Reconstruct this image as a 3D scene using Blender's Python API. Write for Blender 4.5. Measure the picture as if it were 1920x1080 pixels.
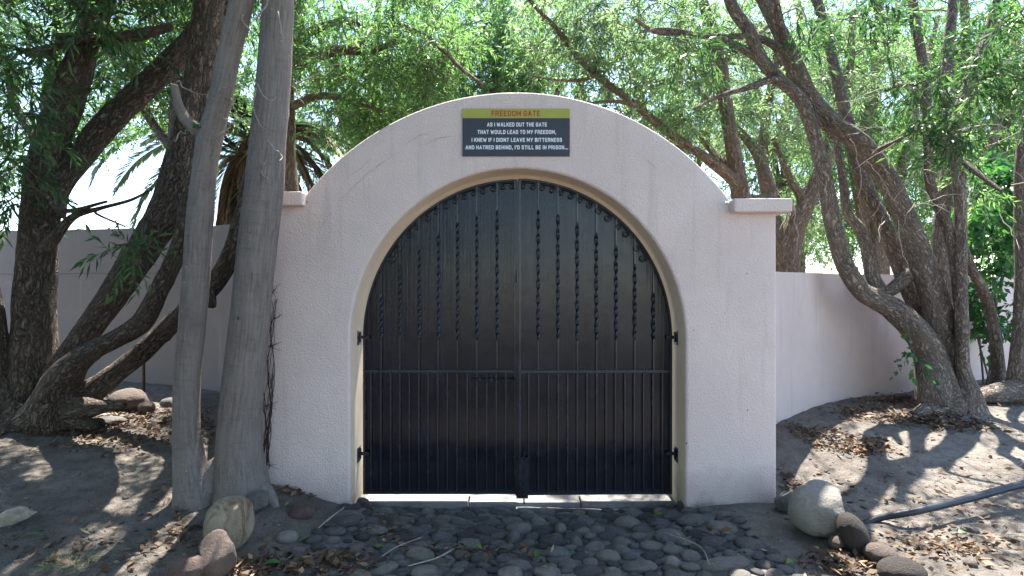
import bpy, bmesh, math, random
import numpy as np
from mathutils import Vector, Matrix

for o in list(bpy.data.objects): bpy.data.objects.remove(o)
sc = bpy.context.scene
col = sc.collection
R = math.radians
PI = math.pi

# ------------------------------------------------------------------ camera, sky, sun, exposure
F = 1067.0                      # focal length in photo pixels (1920 wide)
CZ = 1.68                       # eye height
cam = bpy.data.cameras.new('camera'); camo = bpy.data.objects.new('camera', cam); col.objects.link(camo)
cam.sensor_width = 36.0; cam.lens = 36.0 * F / 1920.0
cam.clip_start = 0.05; cam.clip_end = 2000
camo.location = (0, 0, CZ); camo.rotation_euler = (R(90), 0, 0)
sc.camera = camo

SUN_EL, SUN_AZ = R(67), R(8)    # azimuth from +Y (behind the gate) towards +X
world = bpy.data.worlds.new('World'); sc.world = world; world.use_nodes = True
wn = world.node_tree; bg = wn.nodes['Background']
sky = wn.nodes.new('ShaderNodeTexSky'); sky.sky_type = 'NISHITA'; sky.sun_disc = False
sky.sun_elevation = SUN_EL; sky.sun_rotation = SUN_AZ; sky.air_density = 1.0; sky.dust_density = 0.5; sky.ozone_density = 1.0
wn.links.new(sky.outputs['Color'], bg.inputs['Color']); bg.inputs['Strength'].default_value = 0.13
sun = bpy.data.lights.new('sun', 'SUN'); sun.energy = 5.0; sun.angle = R(0.55); sun.color = (1.0, 0.955, 0.88)
suno = bpy.data.objects.new('sun', sun); col.objects.link(suno)
sv = Vector((math.sin(SUN_AZ) * math.cos(SUN_EL), math.cos(SUN_AZ) * math.cos(SUN_EL), math.sin(SUN_EL)))
suno.rotation_euler = (-sv).to_track_quat('-Z', 'Y').to_euler(); suno.location = (2, 10, 15)
sc.view_settings.view_transform = 'Standard'; sc.view_settings.look = 'None'
sc.view_settings.gamma = 1.0; sc.view_settings.use_curve_mapping = False
sc.view_settings.exposure = 2.2
sc.render.engine = 'CYCLES'
sc.cycles.use_denoising = True
sc.cycles.max_bounces = 8; sc.cycles.diffuse_bounces = 4; sc.cycles.glossy_bounces = 3
sc.cycles.transmission_bounces = 4; sc.cycles.transparent_max_bounces = 4
sc.cycles.sample_clamp_indirect = 8.0; sc.cycles.caustics_reflective = False; sc.cycles.caustics_refractive = False

# ------------------------------------------------------------------ numeric helpers
def at(px, py, Y):              # photo pixel at depth Y -> world point
    return np.array([(px - 960.0) / F * Y, Y, CZ + (540.0 - py) / F * Y])

def _hash(ix, iy, iz, seed):
    n = (ix * 374761393 + iy * 668265263 + iz * 2147483647 + seed * 1274126177) & 0xffffffff
    n = ((n ^ (n >> 13)) * 1274126177) & 0xffffffff
    n = n ^ (n >> 16)
    return (n & 0xffff) / 65535.0

def vnoise(p, seed=0):
    p = np.asarray(p, float); i = np.floor(p).astype(np.int64); f = p - i
    f = f * f * (3 - 2 * f); r = 0
    for dx in (0, 1):
        wx = f[:, 0] if dx else 1 - f[:, 0]
        for dy in (0, 1):
            wy = f[:, 1] if dy else 1 - f[:, 1]
            for dz in (0, 1):
                wz = f[:, 2] if dz else 1 - f[:, 2]
                r = r + wx * wy * wz * _hash(i[:, 0] + dx, i[:, 1] + dy, i[:, 2] + dz, seed)
    return r * 2 - 1

def fbm(p, oct=4, seed=0, gain=0.5):
    p = np.asarray(p, float); r = 0; a = 1.0; t = 0
    for k in range(oct):
        r = r + a * vnoise(p * 2 ** k + 17.3 * k, seed + k); t += a; a *= gain
    return r / t

# ground height: thin plate spline through points read off the photograph
CTRL = np.array([
    (0, 4.62, -.135), (1.2, 4.62, -.125), (-1.1, 4.62, -.11), (0, 3.9, -.09), (.8, 3.4, -.06), (-.6, 3.4, -.05), (0, 2.2, 0), (0, 5.3, -.10),
    (1.45, 4.4, -.02), (2.06, 4.4, .0), (-1.35, 4.4, .0), (-1.62, 4.4, .08), (-1.95, 4.4, .17), (-2.2, 4.25, .15), (-2.4, 4.1, .13), (-1.6, 3.7, .03),
    (-3, 3.3, .08), (-3.2, 4.6, .2), (-4.6, 5.7, .35), (-4, 7.4, .35), (-7, 8, .42), (-6, 4, .3), (-3, 6, .32),
    (2.7, 5.6, .31), (3.84, 6.8, .35), (5.2, 6.8, .37), (7.2, 8, .42), (2.5, 4.5, .05), (3.0, 3.7, .03), (2.4, 3.4, -.01), (3.6, 4.9, .16), (5, 4, .16), (4.4, 5.7, .28),
    (0, 8, 0), (5, 10, .35), (-5, 10, .4), (0, 12, .15), (8, 5, .3), (-8, 6, .4), (0, 0, 0), (-6, 0, .1), (6, 0, .1), (0, -6, 0), (-10, 12, .3), (10, 12, .3)], float)
def _tps(d2): return np.where(d2 > 1e-12, 0.5 * d2 * np.log(np.maximum(d2, 1e-12)), 0)
_n = len(CTRL); _K = _tps(((CTRL[:, None, :2] - CTRL[None, :, :2]) ** 2).sum(-1)) + np.eye(_n) * 0.01
_P = np.c_[np.ones(_n), CTRL[:, :2]]
_W = np.linalg.solve(np.block([[_K, _P], [_P.T, np.zeros((3, 3))]]), np.r_[CTRL[:, 2], np.zeros(3)])
def gz(x, y):
    x = np.atleast_1d(np.asarray(x, float)); y = np.atleast_1d(np.asarray(y, float))
    out = np.zeros(len(x))
    for s in range(0, len(x), 20000):
        xs, ys = x[s:s + 20000], y[s:s + 20000]
        d2 = (xs[:, None] - CTRL[None, :, 0]) ** 2 + (ys[:, None] - CTRL[None, :, 1]) ** 2
        out[s:s + 20000] = _tps(d2) @ _W[:_n] + _W[_n] + _W[_n + 1] * xs + _W[_n + 2] * ys
    r = np.hypot(x, y - 4); w = np.clip((r - 7) / 6, 0, 1); w = w * w * (3 - 2 * w)
    z = out * (1 - w) + 0.2 * w
    near = np.clip((14 - r) / 4, 0, 1)
    p = np.c_[x, y, np.zeros(len(x))]
    path = np.exp(-((x - .2) / 1.5) ** 4) * np.exp(-((y - 4.2) / 1.3) ** 4)
    z = z + near * (1 - .8 * path) * (.028 * fbm(p * 1.7, 3, 5) + .017 * fbm(p * 8, 4, 8, .6))
    return z
def g1(x, y): return float(gz(x, y)[0])
def gp(px, py):                 # photo pixel -> point on the ground
    dx, dz = (px - 960) / F, (540 - py) / F
    ys = np.linspace(2.0, 14, 2400)
    d = CZ + dz * ys - gz(dx * ys, ys)
    k = int(np.argmax(d < 0)); Y = ys[k]
    return np.array([dx * Y, Y, g1(dx * Y, Y)])

# ------------------------------------------------------------------ materials
def mat(name):
    m = bpy.data.materials.new(name); m.use_nodes = True
    nt = m.node_tree; return m, nt, nt.nodes['Principled BSDF']
class N:                        # tiny node helper
    def __init__(s, nt): s.nt = nt
    def n(s, t, **k):
        x = s.nt.nodes.new(t)
        for a, b in k.items():
            if a.startswith('i_'): x.inputs[a[2:].replace('_', ' ')].default_value = b
            else: setattr(x, a, b)
        return x
    def l(s, a, b): s.nt.links.new(a, b)
    def co(s, kind='Object', scale=(1, 1, 1)):
        t = s.n('ShaderNodeTexCoord'); m = s.n('ShaderNodeMapping'); m.inputs['Scale'].default_value = scale
        s.l(t.outputs[kind], m.inputs['Vector']); return m.outputs['Vector']
    def pos(s, scale=(1, 1, 1)):
        t = s.n('ShaderNodeNewGeometry'); m = s.n('ShaderNodeMapping'); m.inputs['Scale'].default_value = scale
        s.l(t.outputs['Position'], m.inputs['Vector']); return m.outputs['Vector']
    def attr(s, name, out='Vector', scale=None):
        t = s.n('ShaderNodeAttribute', attribute_name=name)
        if scale is None: return t.outputs[out]
        m = s.n('ShaderNodeMapping'); m.inputs['Scale'].default_value = scale
        s.l(t.outputs[out], m.inputs['Vector']); return m.outputs['Vector']
    def noise(s, vec, scale, detail=4, rough=.55, dist=0):
        x = s.n('ShaderNodeTexNoise'); x.inputs['Scale'].default_value = scale; x.inputs['Detail'].default_value = detail
        x.inputs['Roughness'].default_value = rough; x.inputs['Distortion'].default_value = dist
        s.l(vec, x.inputs['Vector']); return x.outputs['Fac']
    def voro(s, vec, scale, feature='F1', rnd=1):
        x = s.n('ShaderNodeTexVoronoi', feature=feature); x.inputs['Scale'].default_value = scale; x.inputs['Randomness'].default_value = rnd
        s.l(vec, x.inputs['Vector']); return x.outputs['Distance']
    def ramp(s, fac, stops):
        x = s.n('ShaderNodeValToRGB'); e = x.color_ramp.elements
        while len(e) < len(stops): e.new(0.5)
        for q, (p, c) in zip(e, stops):
            q.position = p; q.color = (c, c, c, 1) if isinstance(c, (int, float)) else (*c, 1)
        s.l(fac, x.inputs['Fac']); return x.outputs['Color']
    def mix(s, fac, a, b, mode='MIX'):
        x = s.n('ShaderNodeMixRGB', blend_type=mode)
        for v, i in ((fac, 'Fac'), (a, 'Color1'), (b, 'Color2')):
            if isinstance(v, (int, float)): x.inputs[i].default_value = v
            elif isinstance(v, tuple): x.inputs[i].default_value = (*v, 1)
            else: s.l(v, x.inputs[i])
        return x.outputs['Color']
    def math(s, op, a, b=0.0):
        x = s.n('ShaderNodeMath', operation=op)
        for v, i in ((a, 0), (b, 1)):
            if isinstance(v, (int, float)): x.inputs[i].default_value = v
            else: s.l(v, x.inputs[i])
        return x.outputs[0]
    def bump(s, h, strength=.5, dist=.01, normal=None):
        x = s.n('ShaderNodeBump'); x.inputs['Strength'].default_value = strength; x.inputs['Distance'].default_value = dist
        s.l(h, x.inputs['Height'])
        if normal is not None: s.l(normal, x.inputs['Normal'])
        return x.outputs['Normal']

M = {}
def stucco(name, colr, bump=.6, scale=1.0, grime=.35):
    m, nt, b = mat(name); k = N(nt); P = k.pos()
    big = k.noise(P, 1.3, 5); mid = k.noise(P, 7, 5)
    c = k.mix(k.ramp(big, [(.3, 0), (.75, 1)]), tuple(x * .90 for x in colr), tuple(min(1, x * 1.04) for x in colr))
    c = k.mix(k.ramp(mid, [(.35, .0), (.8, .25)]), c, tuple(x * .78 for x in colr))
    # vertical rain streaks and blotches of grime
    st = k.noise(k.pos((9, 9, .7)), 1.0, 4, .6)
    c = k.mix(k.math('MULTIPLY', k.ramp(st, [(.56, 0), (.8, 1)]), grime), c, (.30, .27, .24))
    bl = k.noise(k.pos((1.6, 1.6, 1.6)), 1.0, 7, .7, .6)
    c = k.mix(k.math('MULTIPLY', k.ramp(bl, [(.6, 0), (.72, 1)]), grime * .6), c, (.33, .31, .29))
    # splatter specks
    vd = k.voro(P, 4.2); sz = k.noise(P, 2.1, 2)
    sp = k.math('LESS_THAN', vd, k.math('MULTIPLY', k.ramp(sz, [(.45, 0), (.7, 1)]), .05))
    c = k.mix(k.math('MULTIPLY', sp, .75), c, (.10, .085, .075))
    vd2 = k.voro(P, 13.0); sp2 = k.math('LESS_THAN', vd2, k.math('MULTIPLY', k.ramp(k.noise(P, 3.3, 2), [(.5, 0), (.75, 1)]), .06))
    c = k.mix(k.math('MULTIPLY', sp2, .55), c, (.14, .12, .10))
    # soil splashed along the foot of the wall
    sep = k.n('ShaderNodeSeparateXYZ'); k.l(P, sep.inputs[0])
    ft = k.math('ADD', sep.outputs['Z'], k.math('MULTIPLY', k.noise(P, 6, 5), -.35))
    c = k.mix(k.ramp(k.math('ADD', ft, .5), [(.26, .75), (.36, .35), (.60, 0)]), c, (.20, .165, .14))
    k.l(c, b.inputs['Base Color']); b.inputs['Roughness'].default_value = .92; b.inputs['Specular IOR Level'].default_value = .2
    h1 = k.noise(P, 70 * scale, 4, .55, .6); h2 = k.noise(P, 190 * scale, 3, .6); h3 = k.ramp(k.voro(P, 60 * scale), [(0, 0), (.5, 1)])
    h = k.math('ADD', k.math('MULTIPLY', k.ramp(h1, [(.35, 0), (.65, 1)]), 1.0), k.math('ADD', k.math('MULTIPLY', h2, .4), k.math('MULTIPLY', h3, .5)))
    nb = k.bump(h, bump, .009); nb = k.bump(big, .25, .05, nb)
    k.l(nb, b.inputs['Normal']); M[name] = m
stucco('stucco', (.72, .595, .56), .52)
stucco('stucco_cream', (.82, .66, .50), .3, 1.2, .2)
stucco('stucco_shaded', (.25, .215, .20), .35, 1.2, .7)  # left garden wall: its shade is darkened into the base colour, plus heavier grime
stucco('stucco_smooth', (.62, .50, .46), .3, 1.4, .35)

def bark(name, dark, light, scale, depth, stretch, moss=None):
    m, nt, b = mat(name); k = N(nt)
    V0 = k.attr('bark_co')
    nz = k.n('ShaderNodeTexNoise'); nz.inputs['Scale'].default_value = 7 * scale / 20; nz.inputs['Detail'].default_value = 3
    k.l(V0, nz.inputs['Vector'])
    mx = k.n('ShaderNodeMixRGB', blend_type='ADD'); mx.inputs['Fac'].default_value = .10
    k.l(V0, mx.inputs['Color1']); k.l(nz.outputs['Color'], mx.inputs['Color2'])
    mp = k.n('ShaderNodeMapping'); mp.inputs['Scale'].default_value = (1, 1, stretch); k.l(mx.outputs['Color'], mp.inputs['Vector']); V = mp.outputs['Vector']
    ed = k.n('ShaderNodeTexVoronoi', feature='DISTANCE_TO_EDGE'); ed.inputs['Scale'].default_value = scale; k.l(V, ed.inputs['Vector'])
    rid = k.noise(V, scale * .9, 4, .6, 1.1); rid = k.ramp(k.math('ABSOLUTE', k.math('SUBTRACT', rid, .5)), [(0, .1), (.05, .8), (.14, 1)])
    crack = k.math('MULTIPLY', k.ramp(ed.outputs['Distance'], [(0, .25), (.14, .8), (.4, 1)]), rid)
    fine = k.noise(V, scale * 3, 5, .7); large = k.noise(V0, 3, 4)
    c = k.mix(crack, dark, light)
    c = k.mix(k.ramp(fine, [(.3, .5), (.6, 0)]), c, tuple(x * .8 for x in dark))
    c = k.mix(k.ramp(large, [(.35, 0), (.7, .55)]), c, tuple(x * .6 + y * .15 for x, y in zip(light, dark)))
    if moss: c = k.mix(k.ramp(k.noise(V0, 6, 4), [(.55, 0), (.75, .5)]), c, moss)
    k.l(c, b.inputs['Base Color']); b.inputs['Roughness'].default_value = .9; b.inputs['Specular IOR Level'].default_value = .25
    h = k.math('ADD', crack, k.math('MULTIPLY', fine, .5))
    k.l(k.bump(h, 1.0, depth), b.inputs['Normal']); M[name] = m
bark('bark_rough', (.026, .020, .016), (.33, .265, .215), 25, .035, .24)
bark('bark_right', (.055, .043, .036), (.48, .39, .32), 30, .028, .22)
bark('bark_warm', (.10, .062, .042), (.50, .37, .275), 26, .03, .18)
bark('bark_twig', (.10, .085, .07), (.26, .22, .18), 40, .004, .3)

m, nt, b = mat('bark_smooth'); k = N(nt)
V = k.attr('bark_co', scale=(60, 60, 5)); V0 = k.attr('bark_co')
s1 = k.noise(V, 1, 6, .7, .5); s2 = k.noise(V0, 4, 5, .6); s3 = k.noise(k.attr('bark_co', scale=(14, 14, 45)), 1, 4, .6, .4)
c = k.mix(k.ramp(s1, [(.3, 0), (.65, 1)]), (.10, .083, .074), (.24, .208, .19))
c = k.mix(k.ramp(s2, [(.38, 0), (.68, .65)]), c, (.215, .19, .175))
c = k.mix(k.ramp(s3, [(.56, 0), (.68, .32)]), c, (.085, .068, .058))
c = k.mix(k.ramp(k.noise(V0, 2.2, 6, .7), [(.55, 0), (.7, .45)]), c, (.10, .085, .075))
c = k.mix(k.math('LESS_THAN', k.voro(V0, 9), .07), c, (.28, .26, .235))
c = k.mix(k.math('LESS_THAN', k.voro(k.attr('bark_co', scale=(1, 1, .6)), 6.3), .05), c, (.04, .032, .027))
k.l(c, b.inputs['Base Color']); b.inputs['Roughness'].default_value = .72; b.inputs['Specular IOR Level'].default_value = .3
k.l(k.bump(k.math('ADD', s1, k.math('ADD', k.math('MULTIPLY', s3, .7), k.math('MULTIPLY', s2, 1.2))), .9, .014), b.inputs['Normal']); M['bark_smooth'] = m

def leafmat(name, c0, c1, c2, trans=.45, rough=.42, tcol=None):
    m, nt, b = mat(name); k = N(nt)
    t = k.attr('tint', 'Fac')
    c = k.ramp(t, [(0, c0), (.5, c1), (1, c2)])
    k.l(c, b.inputs['Base Color']); b.inputs['Roughness'].default_value = rough; b.inputs['Specular IOR Level'].default_value = .45
    tr = k.n('ShaderNodeBsdfTranslucent')
    k.l(k.mix(1.0, c, tcol or (1.5, 1.85, 1.05), 'MULTIPLY'), tr.inputs['Color'])
    mx = k.n('ShaderNodeMixShader'); mx.inputs['Fac'].default_value = trans
    k.l(b.outputs[0], mx.inputs[1]); k.l(tr.outputs[0], mx.inputs[2])
    k.l(mx.outputs[0], nt.nodes['Material Output'].inputs['Surface']); M[name] = m
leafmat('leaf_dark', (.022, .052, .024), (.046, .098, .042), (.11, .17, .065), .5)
leafmat('leaf_mid', (.046, .095, .042), (.10, .175, .075), (.22, .275, .135), .62)
leafmat('leaf_pale', (.075, .125, .078), (.145, .20, .125), (.27, .31, .22), .63)
leafmat('leaf_broad', (.02, .07, .025), (.04, .12, .04), (.08, .18, .05), .45, .3)
leafmat('leaf_palm', (.04, .065, .045), (.075, .11, .075), (.13, .17, .12), .3, .4)
leafmat('leaf_dead', (.05, .032, .02), (.16, .105, .065), (.36, .27, .17), .25, .75, (1.2, 1.1, .8))
leafmat('leaf_litter', (.035, .022, .014), (.15, .085, .048), (.34, .25, .16), .1, .7, (1.2, 1.1, .8))
leafmat('leaf_fallen', (.05, .13, .035), (.09, .19, .05), (.25, .27, .07), .2, .45)

# sandy soil
m, nt, b = mat('soil'); k = N(nt); P = k.pos()
n1 = k.noise(P, 1.1, 5); n2 = k.noise(P, 9, 6, .65); n3 = k.noise(P, 70, 4, .7)
c = k.mix(k.ramp(n1, [(.35, 0), (.7, 1)]), (.165, .143, .123), (.31, .275, .235))
c = k.mix(k.ramp(n2, [(.4, 0), (.75, .7)]), c, (.085, .068, .055))
c = k.mix(k.ramp(n3, [(.3, .5), (.55, 0)]), c, (.045, .036, .029))
c = k.mix(k.math('MULTIPLY', k.math('LESS_THAN', k.voro(P, 42), .14), .6), c, (.33, .30, .27))
k.l(c, b.inputs['Base Color']); b.inputs['Roughness'].default_value = .95; b.inputs['Specular IOR Level'].default_value = .15
h = k.math('ADD', k.math('MULTIPLY', n2, 1.0), k.math('MULTIPLY', n3, .5))
k.l(k.bump(h, 1.0, .045), b.inputs['Normal']); M['soil'] = m
# mortar of the cobbled apron
m, nt, b = mat('mortar'); k = N(nt); P = k.pos()
n1 = k.noise(P, 3, 5); n2 = k.noise(P, 30, 5, .7)
c = k.mix(k.ramp(n1, [(.42, 0), (.58, 1)]), (.075, .068, .062), (.19, .185, .178))
c = k.mix(k.ramp(n2, [(.35, .6), (.6, 0)]), c, (.045, .038, .033))
k.l(c, b.inputs['Base Color']); b.inputs['Roughness'].default_value = .93
k.l(k.bump(k.math('ADD', n2, n1), .9, .02), b.inputs['Normal']); M['mortar'] = m

def stone(name, c0, c1, c2, vein=.0, veinc=(.2, .1, .05), sc_=1.0):
    m, nt, b = mat(name); k = N(nt)
    oi = k.n('ShaderNodeObjectInfo'); tc = k.n('ShaderNodeTexCoord')
    ad = k.n('ShaderNodeVectorMath', operation='ADD'); k.l(tc.outputs['Object'], ad.inputs[0]); k.l(oi.outputs['Location'], ad.inputs[1])
    V = ad.outputs[0]
    n1 = k.noise(V, 1.7 * sc_, 6, .65, .6); n2 = k.noise(V, 7 * sc_, 7, .72, .5); n3 = k.noise(V, 60, 3, .7)
    base = k.ramp(oi.outputs['Random'], [(0, c0), (.5, c1), (1, c2)])
    c = k.mix(k.ramp(n1, [(.3, .5), (.65, 0)]), base, tuple(x * .5 for x in c0))
    c = k.mix(k.ramp(n2, [(.45, 0), (.75, .4)]), c, tuple(min(1, x * 1.2 + .01) for x in c2))
    c = k.mix(k.ramp(n3, [(.3, .3), (.5, 0)]), c, tuple(x * .5 for x in c0))
    mpv = k.n('ShaderNodeMapping'); mpv.inputs['Scale'].default_value = (1.3, 1.3, .45); mpv.inputs['Rotation'].default_value = (.3, .5, 0); k.l(V, mpv.inputs['Vector'])
    if vein: c = k.mix(k.ramp(k.noise(mpv.outputs['Vector'], 1.3, 7, .68, .8), [(.46, 0), (.55, vein * .5), (.6, vein), (.66, vein * .3), (.8, vein)]), c, veinc)
    k.l(c, b.inputs['Base Color']); b.inputs['Roughness'].default_value = .74; b.inputs['Specular IOR Level'].default_value = .35
    k.l(k.bump(k.math('ADD', k.math('MULTIPLY', n2, 2.0), k.math('MULTIPLY', n3, .4)), .8, .03), b.inputs['Normal']); M[name] = m
stone('cobble', (.07, .066, .066), (.15, .138, .13), (.34, .295, .24))
stone('cobble_tan', (.22, .19, .155), (.29, .25, .20), (.40, .35, .28))
stone('rock_pale', (.37, .335, .285), (.38, .345, .295), (.39, .355, .305), .35, (.25, .22, .185))
stone('rock_streaked', (.46, .39, .28), (.46, .39, .28), (.47, .40, .29), .9, (.17, .09, .045))
stone('rock_dark', (.052, .042, .038), (.06, .05, .044), (.07, .056, .05))
stone('rock_brown', (.17, .13, .108), (.18, .138, .114), (.19, .145, .12))
stone('rock_red', (.18, .12, .10), (.19, .128, .106), (.20, .135, .115), .7, (.085, .06, .052))
stone('rock_grey', (.17, .155, .14), (.19, .17, .155), (.20, .185, .17), .5, (.26, .25, .24))
stone('concrete', (.26, .245, .225), (.28, .26, .24), (.31, .29, .265), .35, (.09, .085, .075))

# black gate paint
def paint(name, base, rough, streak, spec):
    m, nt, b = mat(name); k = N(nt); P = k.pos()
    st = k.noise(k.pos((55, 55, 1.2)), 1, 5, .65); n2 = k.noise(P, 5, 5, .6)
    c = k.mix(k.ramp(n2, [(.4, 0), (.75, .5)]), base, tuple(x * 2.2 + .002 for x in base))
    sp = k.math('LESS_THAN', k.voro(P, 11), k.math('MULTIPLY', k.ramp(k.noise(P, 4, 2), [(.55, 0), (.75, 1)]), .07))
    c = k.mix(k.math('MULTIPLY', sp, .5), c, (.22, .21, .19))
    sep = k.n('ShaderNodeSeparateXYZ'); k.l(P, sep.inputs[0])
    dust = k.ramp(k.math('ADD', sep.outputs['Z'], k.math('MULTIPLY', k.noise(P, 8, 4), -.35)), [(-.0, .22), (.18, 0)])
    sm = k.noise(k.pos((5, 5, 1.1)), 1, 6, .7, .8); c = k.mix(k.ramp(sm, [(.58, 0), (.72, .35)]), c, (.03, .031, .033))
    c = k.mix(dust, c, (.055, .05, .047))
    k.l(c, b.inputs['Base Color'])
    b.inputs['Specular IOR Level'].default_value = spec
    k.l(k.ramp(k.math('ADD', k.math('MULTIPLY', st, .5), k.math('MULTIPLY', n2, .5)), [(.3, rough - .06), (.7, rough + .10)]), b.inputs['Roughness'])
    k.l(k.bump(k.math('ADD', k.math('MULTIPLY', st, streak), k.math('MULTIPLY', k.noise(P, 2.2, 3), 2.0)), .25, .008), b.inputs['Normal']); M[name] = m
paint('gate_sheet', (.0013, .0034, .0105), .19, 1.2, .4)
paint('gate_iron', (.007, .0105, .019), .22, .2, .6)

def plain(name, colr, rough=.6, metal=0.0, var=.25, scale=30):
    m, nt, b = mat(name); k = N(nt); P = k.pos()
    c = k.mix(k.ramp(k.noise(P, scale, 5, .65), [(.3, 0), (.75, 1)]), tuple(x * (1 - var) for x in colr), tuple(min(1, x * (1 + var)) for x in colr))
    k.l(c, b.inputs['Base Color']); b.inputs['Roughness'].default_value = rough; b.inputs['Metallic'].default_value = metal
    k.l(k.bump(k.noise(P, scale * 2, 3), .2, .004), b.inputs['Normal']); M[name] = m
plain('sign_board', (.026, .031, .048), .5, var=.1, scale=8)
plain('sign_band', (.34, .33, .055), .5, var=.08, scale=8)
plain('sign_red', (.36, .035, .02), .5, var=.05)
plain('sign_white', (.72, .76, .80), .5, var=.05)
plain('hose_plastic', (.022, .026, .036), .45, var=.35, scale=14)
plain('rust', (.09, .045, .03), .85, var=.5)
plain('dry_wood', (.30, .26, .215), .85, var=.4, scale=22)
plain('vine_wood', (.055, .032, .03), .85, var=.3)
plain('mould_dark', (.16, .14, .13), .95, var=.3, scale=60)
plain('mould', (.42, .37, .34), .95, var=.3, scale=60)
plain('cut_wood', (.42, .28, .16), .8, var=.2)
plain('brick_bit', (.10, .06, .055), .85, var=.3)

# ------------------------------------------------------------------ mesh helpers
WL = {}                          # world position of roots
def mesh_obj(name, verts, faces, m, parent=None, loc=None, smooth=False, attrs=None):
    v = np.asarray(verts, float).reshape(-1, 3)
    base = WL[parent.name] if parent is not None else (np.asarray(loc, float) if loc is not None else np.zeros(3))
    me = bpy.data.meshes.new(name)
    if isinstance(faces, np.ndarray):
        nf, k = faces.shape
        me.vertices.add(len(v)); me.vertices.foreach_set('co', (v - base).astype(np.float32).ravel())
        me.loops.add(nf * k); me.loops.foreach_set('vertex_index', faces.astype(np.int32).ravel())
        me.polygons.add(nf); me.polygons.foreach_set('loop_start', np.arange(0, nf * k, k, dtype=np.int32))
        me.update(calc_edges=True)
    else:
        me.from_pydata((v - base).tolist(), [], faces); me.update()
    if smooth: me.polygons.foreach_set('use_smooth', np.ones(len(me.polygons), bool))
    for an, (ty, data) in (attrs or {}).items():
        a = me.attributes.new(an, ty, 'POINT')
        a.data.foreach_set('vector' if ty == 'FLOAT_VECTOR' else 'value', np.asarray(data, np.float32).ravel())
    me.materials.append(M[m])
    o = bpy.data.objects.new(name, me); col.objects.link(o)
    if parent is not None: o.parent = parent; WL[o.name] = WL[parent.name]
    else: o.location = base; WL[o.name] = base
    return o
def root(name, loc, label, cat, group=None):
    o = bpy.data.objects.new(name, None); col.objects.link(o); o.location = loc; o.empty_display_size = .1
    WL[o.name] = np.asarray(loc, float); return tag(o, label, cat, group)
def tag(o, label, cat, group=None, kind=None):
    if label: o['label'] = label
    if cat: o['category'] = cat
    if group: o['group'] = group
    if kind: o['kind'] = kind
    return o
def struct(o, label=None):
    o['kind'] = 'structure'
    if label: o['label'] = label
    return o

class G:
    def __init__(s): s.v = []; s.f = []; s.n = 0
    def add(s, v, f):
        v = np.asarray(v, float); s.v.append(v); s.f += [[i + s.n for i in q] for q in f]; s.n += len(v); return s
    def box(s, x0, x1, y0, y1, z0, z1, bev=0.0):
        bm = bmesh.new(); bmesh.ops.create_cube(bm, size=1)
        for v in bm.verts: v.co = Vector(((x0 + x1) / 2 + v.co.x * (x1 - x0), (y0 + y1) / 2 + v.co.y * (y1 - y0), (z0 + z1) / 2 + v.co.z * (z1 - z0)))
        if bev: bmesh.ops.bevel(bm, geom=bm.edges[:] + bm.verts[:], offset=bev, segments=2, profile=.5, affect='EDGES')
        bm.verts.index_update(); s.add([v.co[:] for v in bm.verts], [[v.index for v in f.verts] for f in bm.faces]); bm.free(); return s
    def tube(s, pts, rad, seg=8, cap=True):
        v, f, _ = sweep(np.asarray(pts, float), rad, seg, cap); return s.add(v, f)
    def build(s, name, m, parent=None, loc=None, smooth=False):
        return mesh_obj(name, np.vstack(s.v), s.f, m, parent, loc, smooth)

def catmull(P, R_, step):
    P = np.asarray(P, float); R_ = np.asarray(R_, float)
    A = np.c_[P, R_]; A = np.vstack([2 * A[0] - A[1], A, 2 * A[-1] - A[-2]]); out = []
    for i in range(1, len(A) - 2):
        p0, p1, p2, p3 = A[i - 1:i + 3]; n = max(2, int(np.linalg.norm(p2[:3] - p1[:3]) / step))
        t = np.linspace(0, 1, n, endpoint=False)[:, None]
        out.append(.5 * (2 * p1 + (p2 - p0) * t + (2 * p0 - 5 * p1 + 4 * p2 - p3) * t ** 2 + (3 * p1 - p0 - 3 * p2 + p3) * t ** 3))
    out = np.vstack(out + [A[-2][None]]); return out[:, :3], np.maximum(out[:, 3], .0015)
def frames(P):
    T = np.gradient(P, axis=0); T /= np.linalg.norm(T, axis=1)[:, None] + 1e-12
    u = np.cross(T[0], (0, 1, 0)); u = u if np.linalg.norm(u) > .2 else np.cross(T[0], (1, 0, 0)); u /= np.linalg.norm(u)
    U = [u]
    for i in range(1, len(P)):
        u = U[-1] - T[i] * (U[-1] @ T[i]); U.append(u / (np.linalg.norm(u) + 1e-12))
    U = np.array(U); return T, U, np.cross(T, U)
def sweep(P, rad, seg, cap=True):
    n = len(P); rad = np.full(n, rad) if np.isscalar(rad) else np.asarray(rad)
    T, U, W = frames(P); a = np.linspace(0, 2 * PI, seg, endpoint=False)
    v = P[:, None] + rad[:, None, None] * (np.cos(a)[None, :, None] * U[:, None] + np.sin(a)[None, :, None] * W[:, None])
    i, j = np.meshgrid(np.arange(n - 1), np.arange(seg), indexing='ij'); j2 = (j + 1) % seg
    f = np.stack([i * seg + j, i * seg + j2, (i + 1) * seg + j2, (i + 1) * seg + j], -1).reshape(-1, 4).tolist()
    if cap: f += [list(range(seg))[::-1], [(n - 1) * seg + q for q in range(seg)]]
    L = np.r_[0, np.cumsum(np.linalg.norm(np.diff(P, axis=0), axis=1))]
    bc = np.stack([np.cos(a)[None] * rad[:, None], np.sin(a)[None] * rad[:, None], np.repeat(L[:, None], seg, 1)], -1)
    return v.reshape(-1, 3), f, bc.reshape(-1, 3)

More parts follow.
